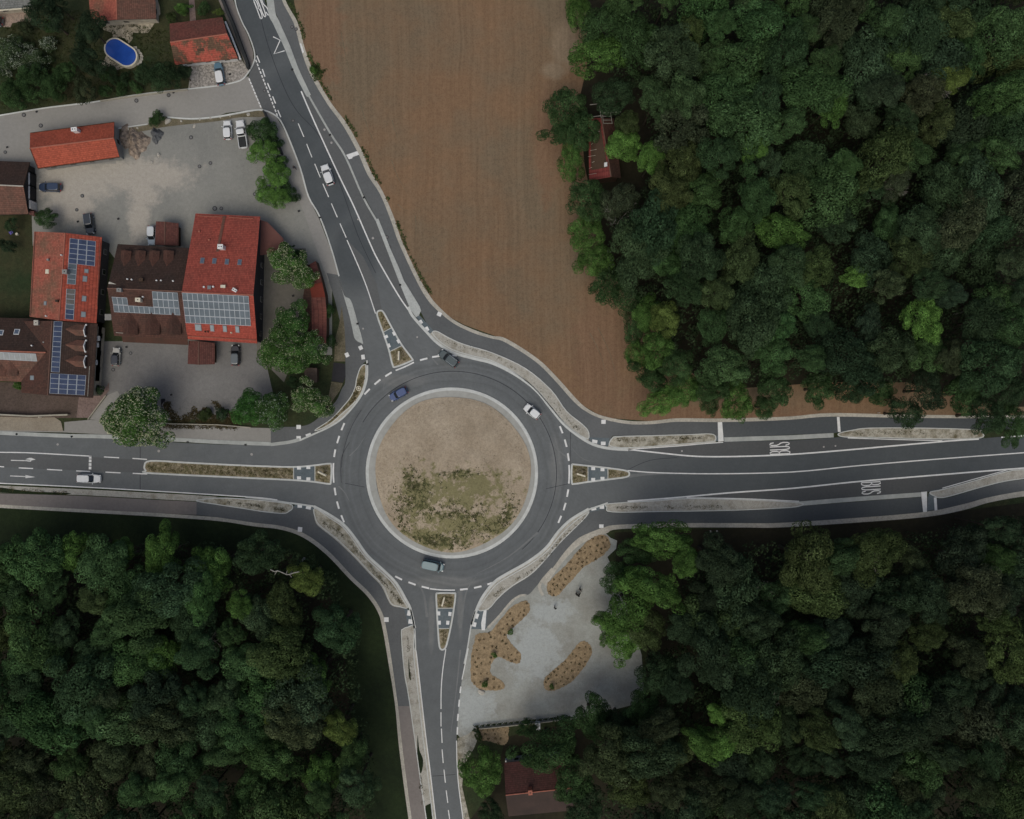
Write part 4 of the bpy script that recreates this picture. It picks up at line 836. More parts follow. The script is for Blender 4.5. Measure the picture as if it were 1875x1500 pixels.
# -- ruined shed inside the wood
rt,rf,sA,sB=house('shed','weathered red roofed shed with missing tiles at the edge of the upper right wood',[(1077,216),(1079,331)],[(1101,216),(1119,324)],[(1124,217),(1137,326)],4.2,6.4,'rt_forest','rt_brown','wood','ridge_dull',win=False)
m=MB()
for i in range(9):
    x=1080+4*math.sin(i*2.3); y=232+i*11; m.tube(sA.at(x,y,.04),sA.at(x+9+6*math.sin(i*1.7),y-2.5,.02),.035,.035,5)
m.build('loose_batten',M['stone'],rf)
m=MB(); obox(m,sA.at(1109.5,301.5),sA.u,sA.v,sA.n,.8,.7,.1); m.build('roof_hatch',M['white'],rf)
m=MB()
for a,b in (((1097,190),(1101,216)),((1080,192),(1097,190)),((1104,207),(1137,205)),((1084,214),(1101,212))): m.tube(P(*a,6.6),P(*b,6.6),.09,.09,5)
for a,b in (((1103,207),(1105,226)),((1118,207),(1121,227)),((1103,213),(1119,213)),((1104,220),(1120,220)),((1105,226),(1121,226))): m.tube(P(*a,6.9),P(*b,6.3),.06,.06,5)
m.build('bare_rafter',M['bark_pale'],rf)
# -- house at the bottom
rt,rf,sA,sB=house('house','dark red ribbed roof house at the bottom edge shaded by trees',[(922.7,1397),(1042,1385)],[(926,1456),(1047,1443)],[(931,1495),(1050,1484)],4,6.6,'rt_bottom','roof_plain','wall_grey')
chimney(rf,971,1452,8,.8,.9,R(6),'ridge',1,5)
m=MB(); m.box(P(936,1391.5),2.3,.75,1.1,R(3)); m.box(P(936,1391.5)+Vector((0,0,1.1)),2.4,.85,.1,R(3)); tag(m.build('storage_box',M['white']),'long white storage box against the bottom house','box')
# -- curved red roofed pavilion east of the inn
root=empty('pavilion',(P(580,560).x,P(580,560).y,0),'curved red roofed pavilion along the garden bank behind the chestnut trees','pavilion')
out=[(578,478),(588,510),(595,538),(598,570),(598,602),(597,630)]; mid=[(567,484),(572,512),(570,540),(571,570),(571,602),(570,628)]; inn=[(556,490),(560,515),(555,542),(556,570),(556,600),(556,626)]
m=MB(); w=MB()
for i in range(5):
    o0,o1=P(*out[i],2.6),P(*out[i+1],2.6); a0,a1=P(*mid[i],3.5),P(*mid[i+1],3.5); b0,b1=P(*inn[i],2.8),P(*inn[i+1],2.8)
    for q,mi in (([o1,o0,a0,a1],0),([a1,a0,b0,b1],1)):
        if (q[1]-q[0]).cross(q[2]-q[0]).z<0: q=q[::-1]
        e=(q[1]-q[0]).length; m.face(q,mi,[((p-out_o).length if False else (p-q[0]).dot((q[1]-q[0]).normalized())+i*6,(p-q[0]).dot((q[1]-q[0]).normalized().orthogonal().normalized())) for p in q])
    for u,v in ((o0,o1),(b0,b1)): w.face([(u.x,u.y,0),(v.x,v.y,0),(v.x,v.y,2.5),(u.x,u.y,2.5)])
m.build('roof',[M['rt_dull'],M['rt_brown']],root)
for k in (0,5):
    u,v=P(*out[k],2.6),P(*inn[k],2.8); w.face([(u.x,u.y,0),(v.x,v.y,0),(v.x,v.y,2.5),(u.x,u.y,2.5)])
w.build('wall',M['wood'],root)
m=MB()
q=[P(567,523,3.45),P(590,517,2.9),P(596,544,2.9),P(571,545,3.45)]; m.prism([p for p in q][::-1],[p+Vector((0,0,.12)) for p in q][::-1]); m.build('roof_patch',M['rt_bright'],root)
root=empty('shed',(P(575,690).x,P(575,690).y,0),'tiny dark flat roofed shed between two chestnut trees','shed')
m=MB(); m.box(P(574,688),2.2,2.6,2.2); m.build('wall',M['wood'],root); m=MB(); m.box(P(574,688)+Vector((0,0,2.2)),2.5,2.9,.12); m.build('roof',M['terrace_dark'],root)
# ================================================================ WALLS, FENCES, HEDGES
def wall_thing(name,label,cat,pts,w,h,mat,cap=None,group=None):
    c=P(*pts[len(pts)//2]); root=empty(name,(c.x,c.y,0),label,cat,group)
    m=MB(); ribto(m,pts,w,h,0,0,smooth=False); m.build('panel' if 'fence' in name else 'masonry',M[mat],root)
    if cap: m=MB(); ribto(m,pts,w+.8,h+.07,0,h-.02,smooth=False); m.build('coping',M[cap],root)
    return root
wall_thing('garden_wall','low white topped wall in front of the brown terrace beside the west road','wall',[(-60,758),(0,759),(60,762),(129,759.5)],2,1.1,'wall_cream','brick_edge')
wall_thing('fence','tall dark fence between the pavement and the top gardens','fence',[(398,-60),(409,0),(432,55),(456,120),(457,128)],5,1.5,'fence_dark')
wall_thing('fence','dark fence beside the white pickup and the pavement','fence',[(485,206),(497,232),(513,270),(518,284)],3,1.3,'fence_dark')
wall_thing('garden_wall','low mossy kerb wall along the north side of the side street','wall',[(345,165),(256,176),(185,186)],1.6,.5,'brick_edge')
wall_thing('garden_wall','white wall behind the hedge at the south side of the gravel car park','wall',[(878,1332.5),(979,1322.5),(1040,1315)],1.4,.8,'brick_edge')
m=MB(); m.box(P(984,1326),.95,1.2,1.4); m.box(P(984,1326)+Vector((0,0,1.4)),1.05,1.3,.08); tag(m.build('utility_box',M['white']),'white utility box at the end of the garden wall','box')
m=MB()
for px,py in ((14,423),(36,428)): pass
wall_thing('garden_wall','short diagonal stone wall beside the pink paving','wall',[(163,768),(180,745),(196,724)],1.4,.6,'brick_edge')
wall_thing('planter_wall','narrow concrete kerb wall above the south yard planting','wall',[(312,776),(400,778),(460,783)],1.6,.45,'brick_edge')
# stones along the yard edge
random.seed(3)
def rock(name,x,y,r,label,group=None,mat='stone',h=.5):
    bm=bmesh.new(); bmesh.ops.create_icosphere(bm,subdivisions=2,radius=1)
    rr=random.Random(int(x*7+y))
    ph=[rr.uniform(0,6) for _ in range(3)]
    for v in bm.verts:
        k=1+.16*math.sin(v.co.x*3+ph[0])+.14*math.sin(v.co.y*4+ph[1])+.1*math.sin(v.co.z*5+ph[2]); v.co=Vector((v.co.x*k*r*rr.uniform(.97,1.03),v.co.y*k*r*.75,v.co.z*k*r*h))
    me=bpy.data.meshes.new(name); bm.to_mesh(me); bm.free(); me.materials.append(M[mat]); o=bpy.data.objects.new(name,me); C.objects.link(o)
    o.location=P(x,y)+Vector((0,0,r*h*.5)); o.rotation_euler=(0,0,rr.uniform(0,3)); tag(o,label,'stone' if mat=='stone' else 'heap',group); return o
OR2=['first','second','third','fourth','fifth','sixth','seventh','eighth','ninth']
for i_,(x,y,r) in enumerate([(234,236.5,.32),(252,235,.28),(332,222,.3),(356,231,.4),(366,219,.3),(386,217,.3),(403,215,.25),(421,212,.25),(455,210,.4)]): rock('boulder',x,y,r,'pale edge stone, %s from the left in the strip north of the yard'%OR2[i_],'edge stones of the yard')
rock('boulder',307,222.5,.72,'large flat white stone beside the small bush at the yard edge')
rock('boulder',291,284,.5,'pale broken slab at the right of the rubble heap'); rock('boulder',278,297,.45,'small pale block below the rubble heap')
rock('boulder',881,1267,.72,'round white boulder at the foot of the forked mulch bed',h=.4)
rock('boulder',872.5,1341,.4,'pale round stone at the corner of the bottom hedge'); rock('boulder',1301,974,.3,'single small white stone under the lower right wood edge'); rock('boulder',1313,973,.2,'paired small white stones under the lower right wood edge')
# rubble heap and tarp
def heap(name,x,y,rx,ry,h,mat,label,seed,smooth=False):
    rr=random.Random(seed); m=MB(); n=22; mrings=9; c=P(x,y)
    from mathutils import noise as mn
    def pt(i,j):
        t=2*math.pi*j/n; r=i/mrings; wob=1+.2*math.sin(3*t+seed)+.12*math.sin(7*t)
        X=rx*S*r*math.cos(t)*wob; Y=ry*S*r*math.sin(t)*wob; z=h*(1-r**1.6)*(1+.7*mn.noise(Vector((X*1.3+seed,Y*1.3,0)))) + .25*abs(mn.noise(Vector((X*3,Y*3,seed))))*(1-r)
        return (c.x+X,c.y+Y,max(.02,z+.03) if i<mrings else .02)
    for i in range(mrings):
        for j in range(n): m.face([pt(i,j),pt(i+1,j),pt(i+1,j+1),pt(i,j+1)] if i else [pt(0,0),pt(1,j),pt(1,j+1)])
    return tag(m.build(name,M[mat]),label,'heap')
heap('rubble_heap',252,262,20,26,1.3,'rubble','tan heap of earth and rubble right of the orange barn',1)
heap('rubble_heap',228,252,12,22,.8,'rubble','grey heap of broken slabs against the gable of the orange barn',4)
heap('debris_heap',287,248,11,14,1.1,'tarp','dark grey heap covered with sheeting beside the earth heap',7)
# pool
pc=P(225,99.5); root=empty('swimming_pool',(pc.x,pc.y,0),'oval above ground pool with bright blue cover and pale rim','pool',rz=R(-33))
def stad(a,b,z,n=12):
    o=[]
    for i in range(n+1): t=-math.pi/2+math.pi*i/n; o.append(Vector((a+b*math.cos(t),b*math.sin(t),z)))
    for i in range(n+1): t=math.pi/2+math.pi*i/n; o.append(Vector((-a+b*math.cos(t),b*math.sin(t),z)))
    return o
m=MB(); m.prism(stad(1.45,2.15,0),stad(1.45,2.15,.95)); 
o1=stad(1.45,2.15,.96);o2=stad(1.45,1.86,.96)
for i in range(len(o1)): j=(i+1)%len(o1); m.face([o1[i],o1[j],o2[j],o2[i]])
m.build('rim',M['cream'],root,loc=(0,0,0)); m=MB(); m.prism(stad(1.45,1.86,.9),stad(1.45,1.86,.985)); m.build('cover',M['pool'],root,loc=(0,0,0))
rnd=random.Random(12)
for i in range(7):
    t=i/6; x=250+12*math.sin(t*2.6)-2; y=88+30*t
    m=MB(); m.box((0,0,0),.7,.5,.12); tag(m.build('paving_stone',M['stone'],loc=P(x,y)+Vector((0,0,.04))),'pale stepping stone curved round the right end of the pool','stone','stepping stones by the pool').rotation_euler=(0,0,-t*2)
# lamp ring, signs in the islands
def sign_board(x,y,ang,label):
    c=P(x,y,2.0); root=empty('road_sign',(c.x,c.y,.15),label,'sign','direction signs in the traffic islands',R(ang))
    m=MB(); m.box((0,0,1.0),1.75,.16,1.0); m.box((0,0,2.0),1.8,.3,.06); m.build('board',M['cream'],root,loc=(0,0,0))
    m=MB(); m.box((0,0,1.02),1.5,.19,.8); m.build('panel_face',M['paint_worn'],root,loc=(0,0,0))
    for s in (-.6,.6): m=MB(); m.tube((s,0,-.1),(s,0,1.0),.04,.04,8); m.build('post',M['alu'],root,loc=(0,0,0))
sign_board(730,651.5,88,'pale direction sign in the northern traffic island'); sign_board(589.5,867.5,-27,'pale direction sign in the western traffic island')
sign_board(1064,870,-17,'pale direction sign in the eastern traffic island'); sign_board(811.5,1102,75,'pale direction sign in the southern traffic island')
c=P(657,711.5); root=empty('lamp_base',(c.x,c.y,0),'cream concrete ring in the leaf shaped verge northwest of the roundabout','concrete ring')
m=MB(); 
for i in range(24):
    a,b=[2*math.pi*k/24 for k in (i,i+1)]
    f=lambda r,t,z:(r*math.cos(t),r*math.sin(t),z)
    m.face([f(.36,a,.34),f(.5,a,.34),f(.5,b,.34),f(.36,b,.34)]); m.face([f(.5,a,.1),f(.5,b,.1),f(.5,b,.34),f(.5,a,.34)]); m.face([f(.36,b,.1),f(.36,a,.1),f(.36,a,.34),f(.36,b,.34)])
m.build('ring',M['cream'],root,loc=(0,0,0)); m=MB(); m.tube((0,0,.1),(0,0,.32),.22,.22,16); m.build('core',M['cream'],root,loc=(0,0,0))
# thin posts along the path, bollards
def post(x,y,label,col='white',h=1.0):
    c=P(x,y); root=empty('marker_post',(c.x,c.y,0),label,'post'); m=MB(); m.tube((0,0,0),(0,0,h),.06,.05,8); m.build('shaft',M[col],root,loc=(0,0,0)); m=MB(); m.tube((0,0,h),(0,0,h+.06),.08,.08,8); m.build('cap',M['cream'],root,loc=(0,0,0))
for x,y,l in [(720,411.5,'small pale post at the field edge beside the northern cycle path'),(111,899,'small white post in the grassy strip below the westbound road'),(322,913,'small white post beside the lower left footpath'),(76,793.5 if False else 764,'small post at the garden wall by the western road'),(387,785,'small pale post on the pavement left of the chestnut trees'),(852,1492,'tiny pale post beside the bottom road'),(1607,756,'tiny white post on the earth bank by the eastern path')]: post(x,y,l)
# planting beds
def bed(pts,label,plants,pl,grp,seed):
    o=sheet('planting_bed',[(x+random.uniform(-.9,.9),y+random.uniform(-.9,.9)) for x,y in cr(pts,True,9)],.10,M['mulch'],zb=.03)
    rr=random.Random(seed); poly=[P(*p) for p in cr(pts,True,4)]
    def inside(p):
        c=False
        for i in range(len(poly)):
            a,b=poly[i-1],poly[i]
            if (a.y>p.y)!=(b.y>p.y) and p.x<(b.x-a.x)*(p.y-a.y)/(b.y-a.y)+a.x: c=not c
        return c
    xs=[p[0] for p in pts]; ys=[p[1] for p in pts]; got=[]; tr=0
    while len(got)<plants and tr<9000:
        tr+=1; x=rr.uniform(min(xs),max(xs)); y=rr.uniform(min(ys),max(ys))
        if inside(P(x,y)) and inside(P(x+3,y)) and inside(P(x-3,y)) and all((x-a)**2+(y-b)**2>52 for a,b in got): got.append((x,y))
    return got
BEDS=[([(1100,979),(1112,983),(1117,992),(1116,1004),(1096,1023),(1069,1038),(1050,1060),(1035,1075),(1023,1089),(1009,1091),(1002,1083),(1003,1068),(1015,1055),(1040,1030),(1060,1007),(1080,988)],40,'small shrub in the long mulch bed beside the cycle path',11),
 ([(960,1100),(968,1104),(970,1117),(963,1128),(945,1144),(930,1159),(929,1167),(940,1183),(953,1196),(954,1207),(948,1215),(930,1210),(915,1203),(907,1205),(899,1218),(899,1234),(912,1242),(922,1250),(924,1258),(914,1264),(885,1263),(868,1254),(862,1238),(863,1200),(867,1180),(874,1161),(898,1156),(920,1130),(938,1110)],48,'small shrub in the forked mulch bed of the gravel car park',12),
 ([(1071,1174),(1081,1182),(1084,1194),(1076,1212),(1058,1236),(1044,1250),(1022,1262),(1005,1265),(996,1258),(997,1243),(1012,1228),(1035,1208),(1050,1189),(1062,1176)],32,'small shrub in the oval mulch bed right of the gravel car park',13),
 ([(879,1334),(927,1328),(931,1345),(927,1362),(915,1363),(899,1358),(881,1354),(878,1345)],13,'small shrub in the mulch rectangle behind the garden wall',14)]
# ================================================================ CARS
def sup(a,b,z,n=28,e=4,cx=0,taper=0):
    o=[]
    for i in range(n):
        t=2*math.pi*i/n; c,s=math.cos(t),math.sin(t)
        x=abs(c)**(2/e)*(1 if c>0 else -1)*a; y=abs(s)**(2/e)*(1 if s>0 else -1)*b
        y*=1-taper*max(0,x/a); o.append(Vector((cx+x,y,z)))
    return o
def loft(m,loops,mi=0,cap=True):
    for A,B in zip(loops[:-1],loops[1:]):
        for i in range(len(A)):
            j=(i+1)%len(A); m.face([A[i],A[j],B[j],B[i]],mi)
    if cap: m.face(loops[-1],mi)
def car(front,rear,w,col,label,cat='car',kind='hatch',roof=None,group=None,glass_roof=False,name=None,z0=.08,hz=1.47,rails=False):
    a,b=P(*rear,.9),P(*front,.9); d=(b-a); L=d.length; hd=math.atan2(d.y,d.x); c=(a+b)/2
    root=empty(name or 'parked_car',(c.x,c.y,z0),label,cat,group,hd); Z=(0,0,0); pm=paintmat(col); rm=paintmat(roof) if roof else pm
    h=L/2; W=w/2; van=kind=='van'; belt=.86 if not van else 1.0
    m=MB()
    lp=[sup(h*.96,W*.93,.2,taper=.05),sup(h,W*.985,.36,taper=.05),sup(h,W,.58,taper=.06),sup(h*.985,W*.975,.74,taper=.07),sup(h*.95,W*.93,belt-.03,taper=.08),sup(h*.88,W*.86,belt+.01,taper=.08)]
    loft(m,lp); m.face(list(reversed(lp[0]))); m.build('body',pm,root,smooth=True,loc=Z)
    if kind=='hatch': xf,xr,tf,tr=.23*L,-.47*L,.07*L,-.42*L
    elif kind=='sedan': xf,xr,tf,tr=.22*L,-.38*L,.08*L,-.27*L
    elif kind=='van': xf,xr,tf,tr=.36*L,-.485*L,.24*L,-.46*L
    else: xf,xr,tf,tr=.26*L,-.07*L,.13*L,-.045*L
    hz=1.9 if van else (1.75 if kind=='pickup' else hz)
    def cab(x0,x1,wd,z): cx=(x0+x1)/2; return sup((x0-x1)/2,wd,z,cx=cx,e=5,taper=.03)
    g=MB(); loft(g,[cab(xf,xr,W*.90,belt-.05),cab(tf+.02*L,tr-.01*L,W*.78,hz-.06)]); g.build('windows',M['glass'],root,smooth=False,loc=Z)
    g=MB(); loft(g,[cab(tf,tr,W*.80,hz-.08),cab(tf,tr,W*.80,hz-.02),cab(tf-.03*L,tr+.03*L,W*.72,hz+.02)]); g.build('roof',rm,root,smooth=True,loc=Z)
    for s in (1,-1):                                # pillars
        g=MB(); g.tube((xf,s*W*.84,belt),(tf,s*W*.76,hz-.05),.035,.03,5); g.tube((xr+.01*L,s*W*.84,belt),(tr,s*W*.76,hz-.05),.05,.04,5); g.tube(((tf+tr)/2,s*W*.885,belt),((tf+tr)/2,s*W*.80,hz-.05),.03,.03,5); g.build('pillar',pm,root,loc=Z)
        g=MB(); g.box((xf-.16*L*.3,s*(W+.09),.88),.14,.2,.13); g.build('mirror',pm if not glass_roof else M['alu'],root,loc=Z)
        g=MB(); g.box((h*.915,s*W*.66,.6),.12*L*.5,.32,.13,-s*R(22)); g.build('headlight',M['lamp'],root,loc=Z)
        g=MB(); g.box((-h*.945,s*W*.72,.68),.12,.3,.14,s*R(12)); g.build('tail_light',M['red_lamp'],root,loc=Z)
        if rails:
            g=MB(); g.tube((tf-.03*L,s*W*.74,hz+.03),(tr+.03*L,s*W*.74,hz+.03),.03,.03,6); g.build('roof_rail',M['alu'],root,loc=Z)
        for x in (h*.62,-h*.6):
            g=MB(); g.tube((x,s*(W-.2),.31),(x,s*(W-.01),.31),.31,.31,16); wh=g.build('wheel',M['rubber'],root,loc=Z)
            g=MB(); g.tube((x,s*(W-.012),.31),(x,s*(W+.004),.31),.19,.19,10); g.build('rim',M['alu'],wh,loc=Z)
    g=MB(); g.box((xf-.02*L,0,belt-.0),.10,W*1.3,.03); g.build('wiper_panel',M['black'],root,loc=Z)
    if kind=='pickup':
        g=MB(); x0,x1=-.095*L,-.475*L; bw=W*.80
        g.box(((x0+x1)/2,0,belt-.02),abs(x0-x1),bw*2,.06); g.build('cargo_bed',M['fence_dark'],root,loc=Z)
        g=MB()
        for s in (1,-1): g.box(((x0+x1)/2,s*(bw+.05),belt-.05),abs(x0-x1)+.1,.11,.22)
        g.box((x1-.04,0,belt-.05),.1,bw*2+.2,.22); g.build('bed_side',pm,root,loc=Z)
    else:
        g=MB(); g.box((0,0,.5),.01,.01,.01) if False else None
    g=MB(); g.box((h*.985,0,.42),.06,.5,.1); g.build('licence_plate',M['paint_worn'],root,loc=Z)
    return root
WHT=(.70,.72,.72)
car((592.8,301.5),(606,338.5),1.85,WHT,'white car driving up the northern road','car','hatch',name='moving_car')
car((415,220.5),(417.3,255.5),1.75,WHT,'white hatchback parked left of the white pickup','car','hatch')
car((438,219.5),(446,271.5),1.9,WHT,'white pickup truck with black cargo bed parked at the bushes','pickup truck','pickup',name='pickup_truck')
car((397.4,113.5),(405,156),1.8,(.10,.19,.26),'blue car with white roof on the cobbled drive','car','hatch',roof=WHT)
car((70.5,342.3),(112,343),1.8,(.025,.045,.09),'dark blue car parked in front of the brown barn doors','car','hatch')
car((165.3,429),(160,390),1.85,(.035,.045,.055),'dark grey estate car parked above the solar panelled orange roof','car','hatch',rails=True)
car((277,449),(277.5,413),1.7,(.42,.50,.55),'small pale blue car parked beside the dark red garage','car','hatch',roof=(.62,.66,.68))
car((212.8,636.5),(211,670.5),1.65,(.40,.40,.37),'small car with pale bonnet and dark roof beside the dark brown house','car','hatch',roof=(.02,.025,.035))
car((430.7,631.5),(430.7,670),1.8,(.012,.012,.016),'black car parked under the south wall of the red inn','car','hatch',roof=(.10,.12,.13))
car((805.2,644.5),(837.5,669),1.85,(.06,.085,.09),'dark grey green car entering the roundabout from the north','car','hatch',name='moving_car',rails=True)
car((714,730),(745.5,713),1.75,(.04,.075,.20),'blue car driving on the upper left of the roundabout','car','hatch',name='moving_car')
car((961.5,743.5),(987.5,764),1.8,WHT,'white car driving on the right side of the roundabout','car','hatch',name='moving_car')
car((812.8,1040.5),(771.6,1031.5),1.95,(.12,.20,.225),'teal grey van driving below the central mound','van','van',name='moving_van')
car((184.3,877),(139.7,876),1.85,WHT,'white car waiting on the western road near the turning arrows','car','hatch',name='moving_car',rails=True)
car((-28,36),(5,39),1.8,(.10,.12,.13),'grey car cut by the left edge beside the terrace','car','hatch')
# ================================================================ PEOPLE
def skin_mesh(name,verts,edges,rad,mat,parent=None,sub=1,root_i=0):
    me=bpy.data.meshes.new(name); me.from_pydata(verts,edges,[]); o=bpy.data.objects.new(name,me); C.objects.link(o)
    md=o.modifiers.new('skin','SKIN'); md.use_smooth_shade=True
    for i,r in enumerate(rad): me.skin_vertices[0].data[i].radius=(r,r) if not isinstance(r,tuple) else r
    me.skin_vertices[0].data[root_i].use_root=True
    s=o.modifiers.new('sub','SUBSURF'); s.levels=s.render_levels=sub
    me.materials.append(mat)
    if parent: o.parent=parent
    return o
def person(x,y,ang,top,legs,label,stride=.12,arm=.25,hair=(.03,.025,.02)):
    c=P(x,y); root=empty('person',(c.x,c.y,.03),label,'person',None,ang)
    s=stride
    V=[(0,0,.95),(0,0,1.12),(0,0,1.38),(0,0,1.5),(0,.1,.9),(s,.11,.5),(s*.9,.12,.09),(s*.9+.16,.13,.05),(0,-.1,.9),(-s*.3,-.11,.5),(-s*1.6,-.12,.1),(-s*1.6+.15,-.13,.05),
       (0,.19,1.40),(-.05,.25,1.12),(arm,.24,.92),(0,-.19,1.40),(.03,-.25,1.12),(arm,-.24,.92),(.01,0,1.58),(.015,0,1.70)]
    E=[(0,1),(1,2),(2,3),(0,4),(4,5),(5,6),(6,7),(0,8),(8,9),(9,10),(10,11),(2,12),(12,13),(13,14),(2,15),(15,16),(16,17),(3,18),(18,19)]
    Rd=[.14,.135,.15,.06,.10,.065,.045,.04,.10,.065,.045,.04,.065,.048,.035,.065,.048,.035,.09,.085]
    try:
        skin_mesh('body',V,E,Rd,clothmat(top),None,1).parent=root
    except Exception as e: print('skin',e)
    lg=MB()
    for q in ((4,5,6),(8,9,10)):
        a,b,d=[Vector(V[i]) for i in q]; lg.tube(a+Vector((0,0,.04)),b,.115,.08,12); lg.tube(b,d,.08,.06,12)
    lg.build('trousers',clothmat(legs),root,loc=(0,0,0))
    bm=bmesh.new(); bmesh.ops.create_uvsphere(bm,u_segments=14,v_segments=9,radius=.105)
    for v in bm.verts: v.co=Vector((v.co.x*1.02+.0,v.co.y*.85,v.co.z*1.15+1.64))
    me=bpy.data.meshes.new('head'); bm.to_mesh(me); bm.free(); me.materials.append(M['skin']); h=bpy.data.objects.new('head',me); C.objects.link(h); h.parent=root
    f=MB(); f.tube((.10,0,1.63),(.125,0,1.62),.018,.01,6); f.tube((.09,.035,1.66),(.10,.035,1.66),.012,.01,6); f.tube((.09,-.035,1.66),(.10,-.035,1.66),.012,.01,6); f.build('face',M['skin'],root,loc=(0,0,0))
    bm=bmesh.new(); bmesh.ops.create_uvsphere(bm,u_segments=14,v_segments=9,radius=.118)
    for v in bm.verts: v.co=Vector((v.co.x-.02,v.co.y*.88,max(v.co.z*1.15,-.04 if v.co.x<0 else .02)+1.66))
    me=bpy.data.meshes.new('hair'); bm.to_mesh(me); bm.free(); me.materials.append(clothmat(hair)); h=bpy.data.objects.new('hair',me); C.objects.link(h); h.parent=root
    for sd in (1,-1):
        hd=MB(); w0=Vector((arm,sd*.24,.92)); hd.tube(w0,w0+Vector((.04,0,-.08)),.035,.04,8)
        for k in range(4): 
            p=w0+Vector((.03+.0*k,sd*(-.03+.02*k),-.08)); hd.tube(p,p+Vector((.03,0,-.07+.008*abs(k-1.5))),.010,.008,6)
        p=w0+Vector((.05,-sd*.035,-.03)); hd.tube(p,p+Vector((.03,-sd*.02,-.05)),.011,.008,6); hd.build('hand',M['skin'],root,loc=(0,0,0))
    return root
BK=(.012,.012,.014)
person(1016,1111.5,R(60),BK,BK,'lone person in black standing on the gravel below the long mulch bed')
person(1055,1086.5,R(50),BK,(.02,.02,.03),'person in black leftmost of the three on the gravel near the wood')
person(1059.3,1088.5,R(140),(.03,.03,.03),BK,'person in dark clothes lowest of the three on the gravel near the wood')
person(1061.7,1077.5,R(230),BK,BK,'person in black topmost of the three on the gravel near the wood')
person(541,309,R(-70),(.07,.07,.08),(.03,.03,.04),'person in grey walking on the pavement left of the northern road',.2)
def bicycle(x,y,ang,label):
    c=P(x,y); root=empty('bicycle',(c.x,c.y,.04),label,'bicycle',None,ang)
    for s in (-.52,.52):
        m=MB()
        for i in range(20):
            a,b=[2*math.pi*k/20 for k in (i,i+1)]; m.tube((s+.33*math.cos(a),0,.35+.33*math.sin(a)),(s+.33*math.cos(b),0,.35+.33*math.sin(b)),.022,.022,5,cap=False)
        w=m.build('wheel',M['rubber'],root,loc=(0,0,0))
        m=MB()
        for i in range(8): a=2*math.pi*i/8; m.tube((s,0,.35),(s+.32*math.cos(a),0,.35+.32*math.sin(a)),.004,.004,4)
        m.build('spokes',M['alu'],w,loc=(0,0,0))
    m=MB()
    for a,b in (((-.52,0,.35),(0,0,.32)),((0,0,.32),(.36,0,.82)),((0,0,.32),(-.14,0,.88)),((-.14,0,.8),(.36,0,.82)),((-.52,0,.35),(-.14,0,.75)),((.52,0,.35),(.36,0,.95))): m.tube(a,b,.02,.02,6)
    m.build('frame',M['black'],root,loc=(0,0,0)); m=MB(); m.box((-.16,0,.88),.26,.13,.05); m.build('saddle',M['rubber'],root,loc=(0,0,0)); m=MB(); m.tube((.34,-.28,.98),(.34,.28,.98),.016,.016,6); m.build('handlebar',M['black'],root,loc=(0,0,0))
bicycle(1062.5,1084,R(60),'dark bicycle standing beside the three people on the gravel')
# folded parasol under the big chestnut
c=P(300,733); root=empty('folded_parasol',(c.x,c.y,0),'folded black parasol at the right of the large chestnut tree','parasol')
m=MB(); m.tube((0,0,.6),(.3,-1.0,2.0),.36,.05,12); m.build('canopy',M['black'],root,loc=(0,0,0)); m=MB(); m.tube((0,0,0),(0,0,1.0),.04,.04,8); m.tube((.3,-1.0,2),(.95,-2.4,2.3),.08,.04,8); m.build('pole',M['black'],root,loc=(0,0,0)); m=MB(); m.tube((0,0,0),(0,0,.12),.35,.3,12); m.build('foot',M['black'],root,loc=(0,0,0))
c=P(24,427); root=empty('garden_table',(c.x,c.y,0),'small garden table with violet cloth in the dark garden','table')
m=MB(); m.box((0,0,.72),.7,.7,.05,.7); m.build('tabletop',plain('violet',(.13,.10,.42)),root,loc=(0,0,0))
for a in ((.2,.2),(-.2,.2),(.2,-.2),(-.2,-.2)): m=MB(); m.tube((*a,0),(*a,.72),.03,.03,6); m.build('leg',M['frame'],root,loc=(0,0,0))
c=P(33,429.5); m=MB(); m.tube((0,0,0),(0,0,.55),.22,.28,12); tag(m.build('plant_pot',M['cream'],loc=c),'cream pot beside the violet garden table','pot')
